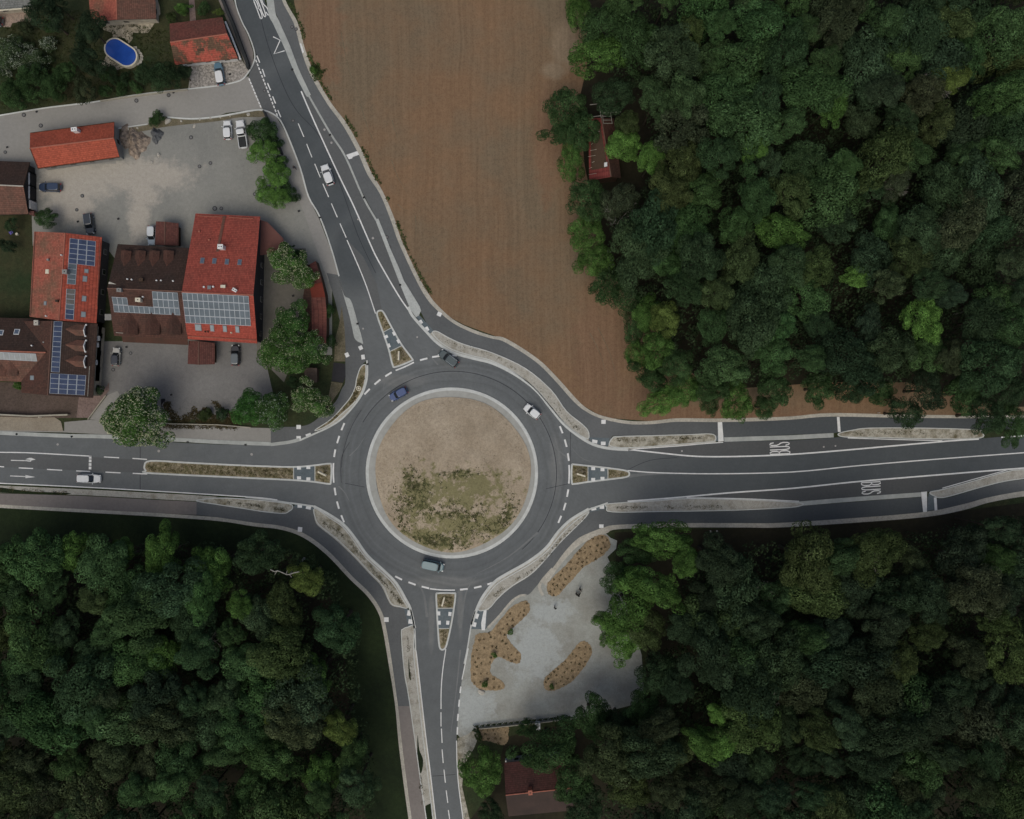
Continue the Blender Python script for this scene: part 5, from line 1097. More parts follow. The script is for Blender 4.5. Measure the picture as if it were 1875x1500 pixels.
# ================================================================ TREES
def crown_mesh(seed,lobes=34,leaves=400,R_=5.0,leaf=.27,flat=.5,lobe=(.17,.30),droop=.55,ragged=0.12):
    rr=random.Random(seed); V=[];F=[]
    L=[]
    el=rr.uniform(.85,1.12); ph=rr.uniform(0,6)
    for i in range(lobes):
        t=i*2.39996+rr.uniform(-.5,.5); q=math.sqrt((i+.5)/lobes); r=q*.80*R_*(1+ragged*math.sin(3*t+ph)+rr.uniform(-.1,.1))
        z=(1-q*q)*flat*R_+rr.uniform(-.17,.13)*R_; rad=rr.uniform(*lobe)*R_*(1-.15*q)
        L.append((Vector((r*math.cos(t)*el,r*math.sin(t)/el,z)),rad))
        if q>.6: L.append((Vector((r*1.0*math.cos(t+.2)*el,r*1.0*math.sin(t+.2)/el,z-droop*rad*2)),rad*.85))
    MI=[]
    for c,rad in L:
        mi=1 if rr.random()<.38 else 0
        n=int(leaves*(rad/(.27*R_))**2)
        for _ in range(n):
            u=rr.uniform(-.35,1); t=rr.uniform(0,2*math.pi); s=math.sqrt(max(0,1-u*u)); d=Vector((s*math.cos(t),s*math.sin(t),u))
            k=rr.uniform(.88,1.05); p=c+Vector((d.x,d.y,d.z*.8))*rad*k
            nn=(d+Vector((rr.uniform(-.6,.6),rr.uniform(-.6,.6),rr.uniform(-.2,.7)))).normalized()
            a=nn.orthogonal().normalized(); b=nn.cross(a); an=rr.uniform(0,6.28); a,b=a*math.cos(an)+b*math.sin(an),b*math.cos(an)-a*math.sin(an)
            sz=leaf*rr.uniform(.6,1.25); k0=len(V); V+=[p-a*sz*.5,p+b*sz*.32,p+a*sz*.55,p-b*sz*.32]; F.append((k0,k0+1,k0+2,k0+3)); MI.append(mi)
    me=bpy.data.meshes.new('crown'); me.from_pydata([tuple(v) for v in V],[],F); me.materials.append(M['leaf']); me.materials.append(M['leaf_light']); me.polygons.foreach_set('material_index',MI); me.update()
    return me,L
def trunk_mesh(seed,h,L,r0=.3,mat='bark',limbs=7):
    rr=random.Random(seed); m=MB(); a=Vector((0,0,0)); b=Vector((rr.uniform(-.3,.3),rr.uniform(-.3,.3),h*.55)); d=Vector((b.x*1.4,b.y*1.4,h)); 
    m.tube(a,a+(b-a)*.12,r0*1.5,r0,9); m.tube(a+(b-a)*.12,b,r0,r0*.75,9); m.tube(b,d,r0*.75,r0*.3,9)
    for c,rad in L[::max(1,len(L)//limbs)][:limbs]:
        s=b.lerp(d,rr.uniform(0,.7)); e=c+Vector((0,0,h)); mid=s.lerp(e,.5)+Vector((0,0,-.3)); m.tube(s,mid,r0*.38,r0*.22,6); m.tube(mid,e,r0*.22,r0*.06,6)
    o=m.build('trunk',M[mat]); me=o.data; bpy.data.objects.remove(o); return me
def mkobj(name,me,parent,loc=(0,0,0),scale=(1,1,1),color=None):
    o=bpy.data.objects.new(name,me); C.objects.link(o); o.parent=parent; o.location=loc; o.scale=scale
    if color: o.color=(*color,1)
    return o
VAR=[]
for i in range(14):
    st=i%5
    kw=[dict(),dict(lobes=26,lobe=(.20,.36),leaf=.28),dict(lobes=46,lobe=(.14,.26),leaves=400),dict(flat=.75,ragged=.22),dict(lobes=24,lobe=(.18,.38),ragged=.32,leaf=.3)][st]
    me,L=crown_mesh(100+i,**kw); VAR.append((me,L,trunk_mesh(i,10,L)))
print('leaf faces',sum(len(v[0].polygons) for v in VAR))
def tree(x,y,r,h,color,label,var=None,name='tree',cat='tree',group=None,rz=None,sq=1):
    """x,y,r: crown centre and radius in photo pixels; h: height of the widest part"""
    rr=random.Random(int(x*13+y*7)); v=VAR[rr.randrange(len(VAR)) if var is None else var%len(VAR)]
    c=P(x,y,h); s=r*S*(H-h)/H/5.0
    root=empty(name,(c.x,c.y,0),label,cat,group,rr.uniform(0,6.28) if rz is None else rz)
    ax=rr.uniform(.78,1.28); mkobj('crown',v[0],root,(0,0,h-.4*s*5*.5),(s*ax,s/ax,s*sq*rr.uniform(.9,1.15)),color)
    hh=max(1,h-.5)/10; mkobj('trunk',v[2],root,(0,0,0),(min(s,hh)*1.0,min(s,hh),hh))
    return root
G={'dark':(.028,.050,.024),'deep':(.024,.040,.022),'mid':(.037,.070,.027),'blue':(.030,.049,.025),'olive':(.043,.062,.024),'bright':(.062,.122,.032),'yellow':(.085,.12,.034),'fresh':(.088,.175,.042),'grey':(.043,.057,.032),'brown':(.036,.048,.025)}
TN={'dark':'dark green','deep':'blackish green','mid':'mid green','blue':'bluish green','olive':'olive green','bright':'bright green','yellow':'yellow green','fresh':'fresh light green','grey':'greyish green','brown':'brownish green'}
manual=[ # x,y,r,height,tone,label
(1062,22,34,7,'bright','bright green tree at the top of the field edge'),(1100,95,52,10,'bright','large bright green tree right of the pale field corner'),(1105,40,46,12,'mid','mid green tree at the top edge right of the field'),(1165,70,52,13,'mid','mid green tree near the top edge, second in from the field'),
(1035,195,44,7,'mid','round mid green tree bulging into the field left of the ruined shed'),(1045,295,34,6,'bright','bright green bushy tree directly left of the red shed'),(1028,245,30,6,'mid','mid green bush between two trees at the field edge beside the shed'),
(1122,175,40,10,'dark','dark green tree just above the ruined shed'),(1146,266,34,9,'fresh','fresh green tree touching the right side of the shed'),(1066,236,38,8,'mid','mid green tree overhanging the left slope of the red shed'),(1195,290,32,12,'fresh','fresh green tree second right of the shed'),(1150,225,26,10,'olive','small olive tree at the upper right corner of the shed'),
(1075,365,44,8,'mid','mid green tree directly below the ruined shed'),(1135,370,42,10,'grey','grey green twiggy tree right below the shed'),(1073,425,38,7,'bright','bright green tree at the field edge below the shed'),(1090,475,36,6,'bright','bright green bush at the lower field edge'),(1115,520,38,6,'mid','mid green bush where the field edge turns right'),(1148,545,34,7,'mid','mid green tree right of the field edge turn'),
(1218,585,34,12,'yellow','yellow green tree top glowing in the lower field edge wood'),(1188,575,36,9,'bright','bright green tree left of the yellow green tree top'),(1165,600,30,6,'mid','low mid green bush at the field edge left of the bright trees'),(1205,640,38,10,'bright','bright green tree below the yellow green tree top'),(1170,650,30,6,'bright','bright green bush bulging at the lower right field edge'),(1190,690,32,7,'mid','mid green tree above the field tip'),
(1215,735,38,7,'fresh','fresh green tree at the field tip above the cycle path'),(1255,715,36,9,'bright','bright green tree right of the field tip tree'),(1240,672,36,11,'mid','mid green tree behind the field tip trees'),(1350,735,38,8,'bright','bright green tree above the first white crossing bar of the eastern path'),(1500,712,34,8,'mid','mid green tree left of the earth bank by the second crossing bar'),(1560,712,32,8,'dark','dark green tree behind the earth bank above the eastern path'),(1612,722,28,7,'mid','mid green tree at the right end of the earth bank'),(1300,738,24,5,'mid','low green tree on the brown strip above the first eastern verge'),(1400,745,26,6,'mid','small mid green tree above the eastern cycle path'),(1420,712,38,9,'mid','mid green tree right of the small tree above the eastern path'),(1300,710,36,9,'mid','mid green tree above the brown earth strip'),
(1662,758,34,10,'dark','dark tree overhanging the eastern cycle path by the second verge'),(1700,715,40,10,'deep','blackish tree above the overhanging dark tree'),(1808,762,40,11,'dark','dark green tree overhanging the eastern road near the right edge'),(1855,775,36,11,'mid','mid green tree overhanging the road at the right edge'),(1770,720,40,10,'mid','mid green tree behind the overhanging roadside trees'),(1850,720,40,11,'dark','dark green tree at the right edge above the road'),
(1693,585,44,15,'fresh','isolated fresh green crown in the right of the upper wood'),(1385,268,30,15,'fresh','small fresh green crown in the middle of the upper wood'),(1430,420,46,14,'bright','large bright crown in the centre of the upper wood'),(1570,505,28,13,'fresh','small vivid green crown right of the centre of the upper wood'),(1525,190,36,15,'bright','bright crown in the upper middle of the upper wood'),(1250,230,62,14,'grey','broad grey green crown right of the shed'),(1745,140,34,14,'yellow','pale yellowish crown with bare twigs near the upper right corner'),(1640,330,36,14,'grey','greyish crown in the right half of the upper wood'),
(1213,990,50,12,'bright','green tree overhanging the path at the left end of the lower right wood'),(1168,1010,36,9,'mid','smaller green tree at the corner of the lower right wood by the long mulch bed'),(1255,1030,34,14,'bright','bright green topped tree near the left end of the lower right wood'),(1132,1060,34,8,'mid','mid green tree at the edge of the gravel car park, upper'),(1195,1075,52,13,'bright','bright green large tree beside the gravel car park'),(1150,1110,56,10,'bright','largest bright green tree reaching over the gravel car park'),(1180,1150,44,11,'olive','olive green tree behind the largest gravel park tree'),(1112,1140,26,7,'bright','bright green low boughs over the gravel car park'),(1140,1170,44,8,'fresh','bright green tree at the lower tip of the gravel car park edge'),(1108,1170,14,6,'bright','small bright bough beside the oval mulch bed'),
(1325,1360,34,16,'fresh','vivid green crown in the lower right wood above the bottom edge'),(1295,1365,40,15,'bright','bright green crown left of the vivid green crown'),(1315,1308,22,15,'fresh','small vivid crown above the vivid green crown'),(1500,1345,44,16,'olive','olive crown in the middle of the lower right wood'),(1775,1205,42,15,'brown','smooth brownish crown at the right of the lower right wood'),(1480,1170,40,15,'mid','mid green crown in the centre of the lower right wood'),(1700,1165,34,15,'olive','olive crown with yellow tips right of centre in the lower right wood'),
(882,1418,46,6,'bright','fresh green round tree between the bottom road and the bottom house'),(1003,1372,58,10,'mid','large green tree over the bottom house roof'),(965,1335,20,5,'mid','small green tree beside the white utility box'),(1205,1235,44,11,'dark','dark green tree at the right edge of the gravel car park'),(1180,1295,40,9,'mid','mid green tree at the far lower corner of the gravel car park'),(1135,1325,36,8,'dark','dark tree below the gravel car park, between two greener ones'),(1085,1320,42,9,'mid','mid green tree on the lower edge of the gravel car park'),(1050,1432,46,11,'mid','mid green tree covering the right end of the bottom house'),(1070,1480,42,11,'dark','dark green tree at the bottom edge right of the bottom house'),(900,1490,24,6,'dark','dark bush below the fresh green round tree at the bottom edge'),
(140,1010,42,13,'bright','bright green crown at the upper left of the lower left wood'),(220,1012,28,12,'bright','small bright crown second along the top of the lower left wood'),(295,1015,44,13,'bright','bright green crown third along the top of the lower left wood'),(385,1040,44,13,'bright','bright green crown fourth along the top of the lower left wood'),(470,1015,46,12,'dark','dark crown fifth along the top of the lower left wood'),(560,1060,34,12,'yellow','yellowish crown beside the white dead branch'),(420,1160,28,14,'mid','small round smooth crown in the upper middle of the lower left wood'),(440,1110,30,14,'bright','bright crown right of the dark hollow in the lower left wood'),
(622,1335,34,13,'yellow','yellow brown crown at the right side of the lower left wood'),(585,1420,38,14,'bright','bright crown near the bottom right of the lower left wood'),(575,1245,36,13,'bright','bright crown at the right margin of the lower left wood'),(520,1110,40,13,'olive','olive crown below the yellowish crown'),(290,1200,42,14,'bright','large bright crown in the middle of the lower left wood'),(80,1200,44,15,'mid','mid green crown at the left of the lower left wood'),(492,1317,14,14,'yellow','tiny vivid yellow crown in the lower middle of the lower left wood')]
for x,y,r,h,t,l in manual: tree(x,y,r,h,G[t],l,group=None)
def inp(p,poly):
    c=False
    for i in range(len(poly)):
        a,b=poly[i-1],poly[i]
        if (a[1]>p[1])!=(b[1]>p[1]) and p[0]<(b[0]-a[0])*(p[1]-a[1])/(b[1]-a[1])+a[0]: c=not c
    return c
ORD=['zeroth','first','second','third','fourth','fifth','sixth','seventh','eighth','ninth','tenth','eleventh','twelfth','thirteenth','fourteenth','fifteenth','sixteenth']
GAIN={'upper right wood':1.25,'lower left wood':1.35,'lower right wood':1.1}
woods=[('upper right wood',[(1120,-40),(1930,-40),(1930,740),(1830,700),(1660,690),(1560,715),(1450,690),(1300,690),(1230,640),(1180,560),(1120,490),(1120,400),(1180,350),(1190,180),(1120,140)],'field side',['dark','mid','deep','blue','dark','mid','olive','brown']),
('lower left wood',[(-50,1000),(300,1000),(560,1010),(615,1060),(650,1150),(655,1290),(682,1420),(700,1550),(-50,1550)],'left edge',['dark','mid','deep','mid','blue','dark','brown','olive']),
('lower right wood',[(1270,1010),(1400,1000),(1560,990),(1740,970),(1940,940),(1940,1550),(1110,1550),(1110,1370),(1190,1280),(1225,1180),(1230,1090)],'left end',['dark','deep','blue','mid','deep','brown','dark','olive'])]
random.seed(21); SP=71; nf=0
for wn_,poly,side,tones in woods:
    y0=min(p[1] for p in poly); y1=max(p[1] for p in poly); row=0; y=y0+24
    while y<y1:
        row+=1; x=min(p[0] for p in poly)+(SP/2 if row%2 else 0); k=0
        while x<1950:
            px=x+random.uniform(-17,17); py=y+random.uniform(-14,14)
            r=random.choice((random.uniform(30,44),random.uniform(46,72)))
            if inp((px,py),poly) and inp((min(px+r*.45,1930),max(py-r*.35,-30)),poly) and all((px-m_[0])**2+(py-m_[1])**2>(m_[2]*.75+12)**2 for m_ in manual):
                k+=1; nf+=1; lush=(wn_=='upper right wood' and px<1500) or (wn_=='lower left wood' and py<1260); t=random.choice(['mid','mid','dark','mid','olive','dark'] if lush else tones); h=random.uniform(12.5,17.5)
                gn=GAIN[wn_]*random.uniform(.85,1.15); col=tuple(c_*gn*random.uniform(.93,1.07) for c_ in G[t])
                tree(px,py,r,h,col,'%s tree, %s from %s, %s row down, %s'%(TN[t],ORD[min(k,16)],side,ORD[min(row,16)],wn_),group='trees of the '+wn_)
            x+=SP
        y+=SP*.86
print('forest fill',nf)
def undergrowth(seed,n):
    rr=random.Random(seed); V=[];F=[]; k_=0
    while k_<n:
        w=rr.choice(woods); x=rr.uniform(-60,1940); y=rr.uniform(-60,1560)
        z=rr.uniform(3,10); 
        if not inp((x,y),w[1]): continue
        k_+=1; c=P(x,y,z); R1=rr.uniform(.7,1.7)
        for _ in range(26):
            u=rr.uniform(0,1); t=rr.uniform(0,6.28); s=math.sqrt(1-u*u); dd=Vector((s*math.cos(t),s*math.sin(t),u)); p=c+dd*R1; nn=(dd+Vector((rr.uniform(-.5,.5),rr.uniform(-.5,.5),.3))).normalized(); a=nn.orthogonal().normalized(); b_=nn.cross(a); sz=rr.uniform(.3,.6); q=len(V)
            V+=[p-a*sz*.5,p+b_*sz*.35,p+a*sz*.5,p-b_*sz*.35]; F.append((q,q+1,q+2,q+3))
    me=bpy.data.meshes.new('undergrowth'); me.from_pydata([tuple(v) for v in V],[],F); me.materials.append(M['leaf']); o=bpy.data.objects.new('undergrowth',me); C.objects.link(o); o.color=(.034,.054,.026,1); tag(o,'low dark undergrowth filling the gaps between the trees of the woods','undergrowth',None,'stuff')
undergrowth(31,9500)
# bare trees with pale twigs
def bare(x,y,h,r,label,ang0=0,spread=2*math.pi):
    c=P(x,y,h); rr=random.Random(int(x)); root=empty('bare_tree',(c.x,c.y,0),label,'tree'); m=MB(); k=MB(); k.tube((0,0,0),(0,0,h*.75),.22,.12,8)
    def br(a,d,L,w,dep):
        b=a+d*L; m.tube(a,b,w,w*.6,5,cap=False)
        if dep>0:
            for _ in range(3): br(a+(b-a)*rr.uniform(.5,1),(d+Vector((rr.uniform(-.7,.7),rr.uniform(-.7,.7),rr.uniform(-.2,.3)))).normalized(),L*rr.uniform(.5,.75),w*.6,dep-1)
    for i in range(7):
        t=ang0+spread*(i/7)+rr.uniform(-.2,.2); br(Vector((0,0,h*.75)),Vector((math.cos(t),math.sin(t),.75)).normalized(),r*S*.6,.07,3)
    k.build('trunk',M['bark_pale'],root,loc=(0,0,0)); m.build('branches',M['bark_pale'],root,loc=(0,0,0))
bare(1735,143,16,34,'bare tree with fan of pale twigs near the upper right corner'); bare(1648,335,15.5,26,'bare twiggy treetop in the greyish crown of the upper wood'); bare(1140,395,11,34,'bare grey tree below the ruined shed'); bare(1395,58,15,18,'bare pale twigs in the top middle of the upper wood')
bare(1845,60,16,22,'bare pale tree by the top right corner'); bare(1825,558,15,22,'bare twigs at the right edge of the upper wood'); bare(375,1180,13,26,'bare dark tree in the hollow of the lower left wood'); bare(1410,1090,15,20,'bare twigs in the left part of the lower right wood'); bare(1607,1035,15,24,'bare yellowish twigs at the top of the lower right wood'); bare(800+620,1290,15,20,'bare pale twigs in the lower middle of the lower right wood')
c=P(523,1047,14); root=empty('dead_branch',(c.x,c.y,0),'white crooked dead branch at the top of the lower left wood','branch'); m=MB()
pts=[(495,1043),(503,1047),(508,1045),(516,1048),(524,1052),(530,1052),(538,1049),(548,1047)]
for a,b in zip(pts[:-1],pts[1:]): m.tube(P(*a,14.5),P(*b,14.5),.11,.09,6)
for a,b in (((508,1045),(503,1052)),((524,1052),(526,1045)),((530,1052),(534,1057))): m.tube(P(*a,14.5),P(*b,14.5),.07,.05,5)
m.build('limb',M['bark_pale'],root); m=MB(); m.tube(P(530,1052,14.5),(c.x,c.y,0),.1,.25,8); m.build('trunk',M['bark_pale'],root)
# ---- chestnuts in flower
def blossoms(root,L,s,h,n,seed,mat,size=.34,part=.99,sect=None):
    rr=random.Random(seed); m=MB(); zoff=h-.4*s*5*.5; k=0
    while k<n:
        c,rad=rr.choice(L); t=rr.uniform(0,6.28); u=rr.uniform(.15,1); q=math.sqrt(1-u*u); d=Vector((q*math.cos(t),q*math.sin(t),u*.8)); p=(c+d*rad*1.03)*s+Vector((0,0,zoff)); k+=1
        if sect and not (sect(p)): continue
        l=size*rr.uniform(.7,1.3); w=l*.28; a=rr.uniform(0,3); tip=p+Vector((rr.uniform(-.5,.5),rr.uniform(-.5,.5),.8)).normalized()*l
        base=[p+Vector((math.cos(a+i*2.09),math.sin(a+i*2.09),0))*w for i in range(3)]
        for i in range(3): m.face([base[i],base[(i+1)%3],tip])
    o=m.build('blossoms',M[mat],root,loc=(0,0,0)); o['kind']='stuff'
def chestnut(x,y,r,h,color,label,seed,n,mat='blossom',size=.22,lobes=34):
    me,L=crown_mesh(seed,lobes=lobes,leaves=420,leaf=.27,lobe=(.17,.34),flat=.55,ragged=.24); tm=trunk_mesh(seed,10,L,.34); c=P(x,y,h); s=r*S*(H-h)/H/5.0
    root=empty('chestnut_tree',(c.x,c.y,0),label,'tree'); mkobj('crown',me,root,(0,0,h-.4*s*5*.5),(s,s,s),color); mkobj('trunk',tm,root,(0,0,0),(s,s,(h-.5)/10)); blossoms(root,L,s,h,n,seed,mat,size); return root
CG=(.056,.118,.030)
chestnut(247,766,60,7.5,CG,'large chestnut tree full of cream blossom beside the western road',501,5200,size=.28,lobes=40)
chestnut(522,478,37,6,CG,'flowering chestnut tree nearest the red annex roof',502,1500); chestnut(556,506,27,5.5,CG,'smaller flowering chestnut overlapping the north end of the pavilion',503,800)
chestnut(520,640,50,7,(.055,.115,.03),'big chestnut tree right of the inn, lightly flowering',504,1500,size=.2,lobes=40); chestnut(535,592,38,7.5,(.045,.10,.028),'chestnut tree top behind the courtyard garden',505,600,size=.2); chestnut(572,640,34,6.5,(.05,.105,.03),'chestnut tree covering the south end of the pavilion',506,600,size=.2)
chestnut(560,728,34,6,CG,'flowering chestnut above the curve of the northwest cycle path',507,1300); chestnut(590,745,24,5,CG,'small flowering chestnut hanging over the northwest cycle path',508,600)
chestnut(492,748,38,6.5,(.05,.10,.032),'white dotted chestnut left of the northwest cycle path',509,800,'blossom_white',.24); chestnut(455,748,34,6.5,(.045,.115,.03),'bright green chestnut at the corner of the south yard',510,90,'blossom_white',.16)
# ---- garden shrubs and trees
gl=[(480,240,30,3,'mid','dark shrub right of the white pickup'),(484,277,30,3.5,'fresh','fresh green shrub below the dark shrub by the pickup'),(500,320,30,3.5,'fresh','bright shrub in the middle of the yard hedge'),(488,357,22,2.5,'fresh','yellow green shrub at the lower left end of the yard hedge'),(511,362,22,3,'fresh','bright shrub at the lower end of the yard hedge'),(527,352,20,2,'mid','dark low shrub at the tip of the yard hedge'),(513,298,17,2,'mid','small green shrub on the road side of the yard hedge'),(498,258,17,2,'mid','small green shrub on the fence behind the pickup'),
(78,24,36,9,'deep','blackish conifer beside the grey roof in the top left corner'),(90,46,14,3,'mid','small green bush under the blackish conifer'),(46,50,16,2,'brown','brownish bush at the end of the terracotta terrace'),(58,150,38,4,'mid','broad green garden tree above the side street'),(22,170,30,4,'mid','green garden tree at the left edge above the side street'),(100,155,24,3.5,'mid','green shrub right of the broad garden tree'),(160,50,32,8,'deep','blackish tree left of the two-tone red roof'),(158,108,32,8,'deep','blackish tree left of the pool'),(152,163,27,5,'brown','dark purple brown tree at the side street edge'),(118,130,22,3,'mid','grey green shrub in the middle of the garden'),
(190,138,11,1.6,'mid','round clipped bush first in the hedge below the pool'),(208,146,11,1.6,'dark','round clipped bush second in the hedge below the pool'),(228,142,12,1.6,'dark','round clipped bush third in the hedge below the pool'),(222,162,13,1.6,'mid','rounded bush near the side street below the pool'),(246,158,12,1.6,'mid','light tipped bush near the side street right of the pool'),(190,165,13,1.8,'mid','rounded bush at the side street left of the pool'),(205,128,10,1.6,'dark','small dark bush touching the pool'),(262,135,20,4,'dark','dark tree right below the pool'),(300,138,32,6,'dark','broad dark olive tree in front of the moss stained roof'),(335,133,16,4,'deep','dark shrub at the corner of the cobbled drive'),
(335,14,13,2,'bright','round green topiary beside the garden path at the top'),(373,14,14,2,'mid','green shrub right of the garden path at the top'),(400,22,8.5,2,'yellow','small yellow green shrub at the top fence'),(313,32,11,2,'olive','small olive bush left of the mossy roofed house'),(255,175 if False else 166,7,1,'bright','tiny bright plant at the side street edge'),(83,398,22,3,'mid','dark green round bush between the brown barn and the left red house'),(289,214,13,1.6,'mid','low rounded bush at the north edge of the yard'),(277,222,8,1,'mid','tiny bush left of the rounded yard bush'),(33,706,10,1.5,'bright','small green bush in front of the lower left wing'),(181,714,10,2,'dark','small dark bush at the corner of the lower left house'),(100,0 if False else 5,22,7,'deep','blackish tree at the top edge beside the grey roof'),
(573,128,8,1,'bright','small green weed clump at the field edge beside the northern path'),(530,170 if False else 455,8,2,'mid','small shrub beside the flowering chestnut'),(545,468,12,2.5,'mid','low green shrub above the pavilion'),(600,570,14,2,'mid','low shrub behind the pavilion, upper'),(605,625,13,2,'mid','low shrub behind the pavilion, lower'),(540,700,16,4,'dark','dark shrub between the chestnut trees'),(375,760,14,1.5,'olive','low olive shrub in the south yard planting'),(405,758,14,1.5,'dark','dark low shrub beside the bright green chestnut'),
(935,1158,6.5,1,'bright','green bush at the fork of the forked mulch bed'),(905,1200,6,1,'bright','green bush at the inner bend of the forked mulch bed'),(888,1253,7,1,'bright','green bush beside the white boulder'),(1011,1258,5.5,1,'bright','green bush at the lower end of the oval mulch bed'),(876,1349,9,1,'olive','dry bush at the left end of the garden wall'),(872,1338,6,1,'dark','dark bush beside the pale round stone'),(18,412,14,3,'dark','dark garden bush below the brown barn'),(12,545 if False else 450,16,3,'deep','dark garden bush by the violet table')]
for x,y,r,h,t,l in gl: tree(x,y,r,h,G[t],l,name='bush' if h<5 else 'garden_tree',cat='bush' if h<5 else 'tree',sq=.9)
root=tree(20,100,38,2.6,(.045,.07,.032),'large white flowering shrub at the left edge of the garden',name='flowering_bush',cat='bush',var=0); blossoms(root,VAR[0][1],38*S*(H-2.6)/H/5,2.6,2600,77,'blossom_white',.22)
root=tree(62,112,26,2.2,(.045,.07,.032),'second white flowering shrub right of the largest one',name='flowering_bush',cat='bush',var=1); blossoms(root,VAR[1][1],26*S*(H-2.2)/H/5,2.2,1200,78,'blossom_white',.2)
root=tree(88,80,16,2,(.045,.07,.032),'small white flowering shrub in the upper garden',name='flowering_bush',cat='bush',var=3); blossoms(root,VAR[3][1],16*S*(H-2)/H/5,2,450,79,'blossom_white',.2)
# hedge along the car park wall
hm,HL=crown_mesh(900,lobes=10,leaves=140,R_=1.1,leaf=.22); i=0
for t in range(17):
    x=872+(1040-872)*t/16; y=1328-17*t/16; c=P(x,y); root=empty('hedge_bush',(c.x,c.y,0),'clipped dark bush of the hedge along the lower side of the gravel car park','hedge bush','hedge along the car park wall'); 
    mkobj('crown',hm,root,(0,0,.55),(.6,.26,.5),(.05,.065,.03))
# small shrubs in the mulch beds
sm_,SL=crown_mesh(950,lobes=7,leaves=26,R_=.36,leaf=.16)
for pts,n,l,sd_ in BEDS:
    got=bed(pts,l,n,l,l,sd_)
    for x,y in got:
        o=bpy.data.objects.new('shrub',sm_); C.objects.link(o); o.location=P(x,y)+Vector((0,0,.2)); s=random.uniform(.5,.85); o.scale=(s,s,s); o.rotation_euler=(0,0,random.uniform(0,6)); o.color=random.choice([(.13,.095,.05,1),(.11,.085,.045,1),(.08,.08,.035,1)])
        tag(o,l,'shrub','planted shrubs: '+l)
# ---- tufts: grass on the mound, weeds along the field edge, in islands and verges
def tufts(name,spots,label,seed,color,size=.22,per=6,parent=None):
    rr=random.Random(seed); V=[];F=[]
    for x,y,z,sc_ in spots:
        p=P(x,y); 
        for _ in range(per):
            a=rr.uniform(0,6.28); l=size*sc_*rr.uniform(.6,1.4); d=Vector((math.cos(a),math.sin(a),rr.uniform(.25,1))).normalized()*l; sd=Vector((-math.sin(a),math.cos(a),0))*l*.28
            b=Vector((p.x+rr.uniform(-.5,.5)*size*sc_*1.6,p.y+rr.uniform(-.5,.5)*size*sc_*1.6,z)); k=len(V); V+=[b-sd*.6,b+sd*.6,b+d*.7+sd,b+d-sd*.2]; F.append((k,k+1,k+2,k+3))
    me=bpy.data.meshes.new(name); me.from_pydata([tuple(v) for v in V],[],F); me.materials.append(M['leaf']); o=bpy.data.objects.new(name,me); C.objects.link(o); o.color=(*color,1); tag(o,label,'plants',None,'stuff'); return o
rr=random.Random(8); sp=[];
from mathutils import noise as mn
cl=[(760,910,30,44,520),(745,890,10,24,120),(785,990,48,22,420),(735,975 if False else 945,14,30,120),(880,960,50,26,420),(830,945,60,18,300),(850,866,40,6,120),(775,882,24,8,110),(925,935,20,30,160),(835,1000,50,14,200),(820,915,16,10,60),(712,955,8,14,30)]
for cx,cy,rx,ry,n in cl:
    for _ in range(int(n*1.7)):
        x=rr.gauss(cx,rx*.6); y=rr.gauss(cy,ry*.6); r=math.hypot(x-829,y-867.6)
        if r<138 and mn.noise(Vector((x*.13,y*.13,0)))+.6*mn.noise(Vector((x*.4,y*.4,5)))>-.12: sp.append((x,y,mz(r,0)-.02,rr.uniform(.5,1.7)))
tufts('grass_tufts',sp,'green and dark weed tufts on the lower half of the central mound',1,(.14,.145,.07),.17)
sp=[]
for _ in range(3600):
    a=rr.uniform(0,6.28); r=138*math.sqrt(rr.random()); x=829+r*math.cos(a); y=867.6+r*math.sin(a); sp.append((x,y,mz(r,0)-.02,rr.uniform(.3,.8)))
tufts('dry_grass',sp,'sparse dry grass scattered over the central mound',2,(.22,.18,.11),.13,4)
sp=[]
e=cr(edgeN_out[1:14],False,14)
for x,y in e:
    for _ in range(3):
        if mn.noise(Vector((x*.03,y*.03,3)))>-.15: sp.append((x+rr.uniform(1,6),y-rr.uniform(0,4),.02,rr.uniform(.5,1.8)))
for _ in range(120): sp.append((rr.gauss(580,5),rr.gauss(130,7),.02,rr.uniform(1,2.2)))
tufts('weeds',sp,'green weeds along the field edge beside the northern cycle path',3,(.06,.085,.032),.2)
def islandspots(poly,n,z=.16):
    o=[]; xs=[p[0] for p in poly]; ys=[p[1] for p in poly]
    while len(o)<n:
        x=rr.uniform(min(xs),max(xs)); y=rr.uniform(min(ys),max(ys))
        if inp((x,y),poly): o.append((x,y,z,rr.uniform(.4,1.1)))
    return o
sp=[]
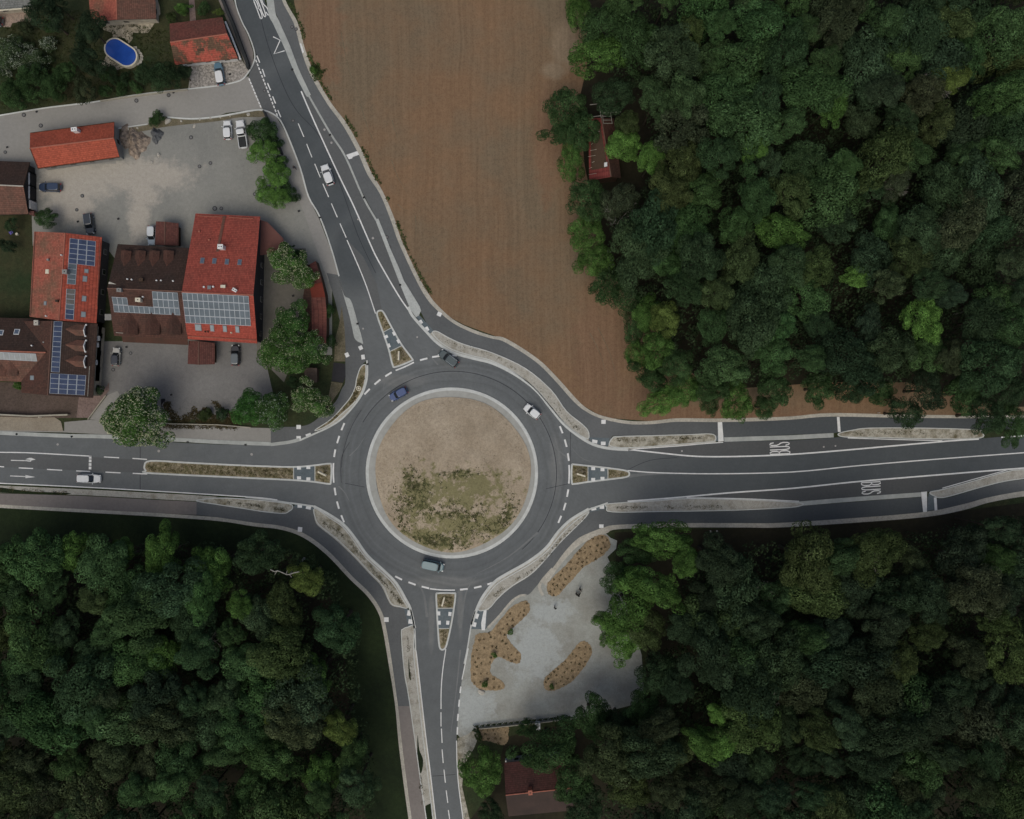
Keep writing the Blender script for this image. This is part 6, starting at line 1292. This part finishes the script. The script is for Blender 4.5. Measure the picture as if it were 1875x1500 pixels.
for q,n in (([(272,848),(536,858),(536,876),(272,862)],900),([(580,856),(600,853),(603,880),(580,880)],90),([(694,575),(700,574),(714,598),(704,605)],60),([(716,646),(736,636),(750,657),(726,668)],110),([(1050,854),(1074,857),(1074,879),(1050,882)],110),([(1115,860),(1142,866),(1142,870),(1115,875)],60),([(803,1091),(829,1091),(828,1111),(803,1111)],110),([(806,1154),(820,1154),(813,1183)],60),([(660,690),(669,690),(650,733),(615,765),(590,782),(640,740)],300)):
    sp+=islandspots(q,n)
tufts('island_planting',sp,'low brown green planting in the traffic islands',4,(.105,.09,.045),.18,4)
sp=[]
for pts,n in (([(812,625),(860,638),(910,655),(965,690),(1010,735),(1045,775),(1062,785)],150),([(592,958),(625,978),(655,1010),(690,1052),(715,1080),(735,1105)],420),([(1130,806),(1180,806),(1240,803),(1285,802)],260),([(1560,793),(1650,792),(1740,793)],150),([(1130,930),(1220,928),(1320,928)],260),([(1072,945),(1030,985),(985,1035),(935,1068),(905,1090)],220),([(420,920),(470,926),(520,934)],260),([(746,1165),(749,1200),(752,1240)],90),([(0,895),(60,899),(125,903)],260),([(770,1420),(775,1470)],60)):
    q=cr(pts,False,30)
    for _ in range(n):
        x,y=rr.choice(q); 
        if mn.noise(Vector((x*.05,y*.05,9)))>-.2: sp.append((x+rr.gauss(0,1.6),y+rr.gauss(0,1.8),.16 if y!=899 else .08,rr.uniform(.4,1)))
tufts('verge_weeds',sp,'thin weeds growing in the gravel verges',5,(.075,.068,.035),.17,4)
sp=[]
for _ in range(3800):
    x,y=rr.uniform(300,440),rr.uniform(735,785)
    if mn.noise(Vector((x*.06,y*.06,2)))+(y-755)*.02>0: sp.append((x,y,.03,rr.uniform(.5,1.3)))
tufts('ground_cover',sp[:1800],'brown and green ground cover in the planting strip of the south yard',6,(.075,.062,.032),.25,4)
sp=[]
for _ in range(4200):
    x,y=rr.uniform(0,330),rr.uniform(20,200)
    if inp((x,y),[(0,50),(60,40),(110,0),(150,20),(320,60),(320,150),(170,180),(0,205)]): sp.append((x,y,.02,rr.uniform(.5,1.2)))
tufts('lawn_grass',sp,'uneven lawn grass in the gardens',7,(.04,.05,.02),.25,4)
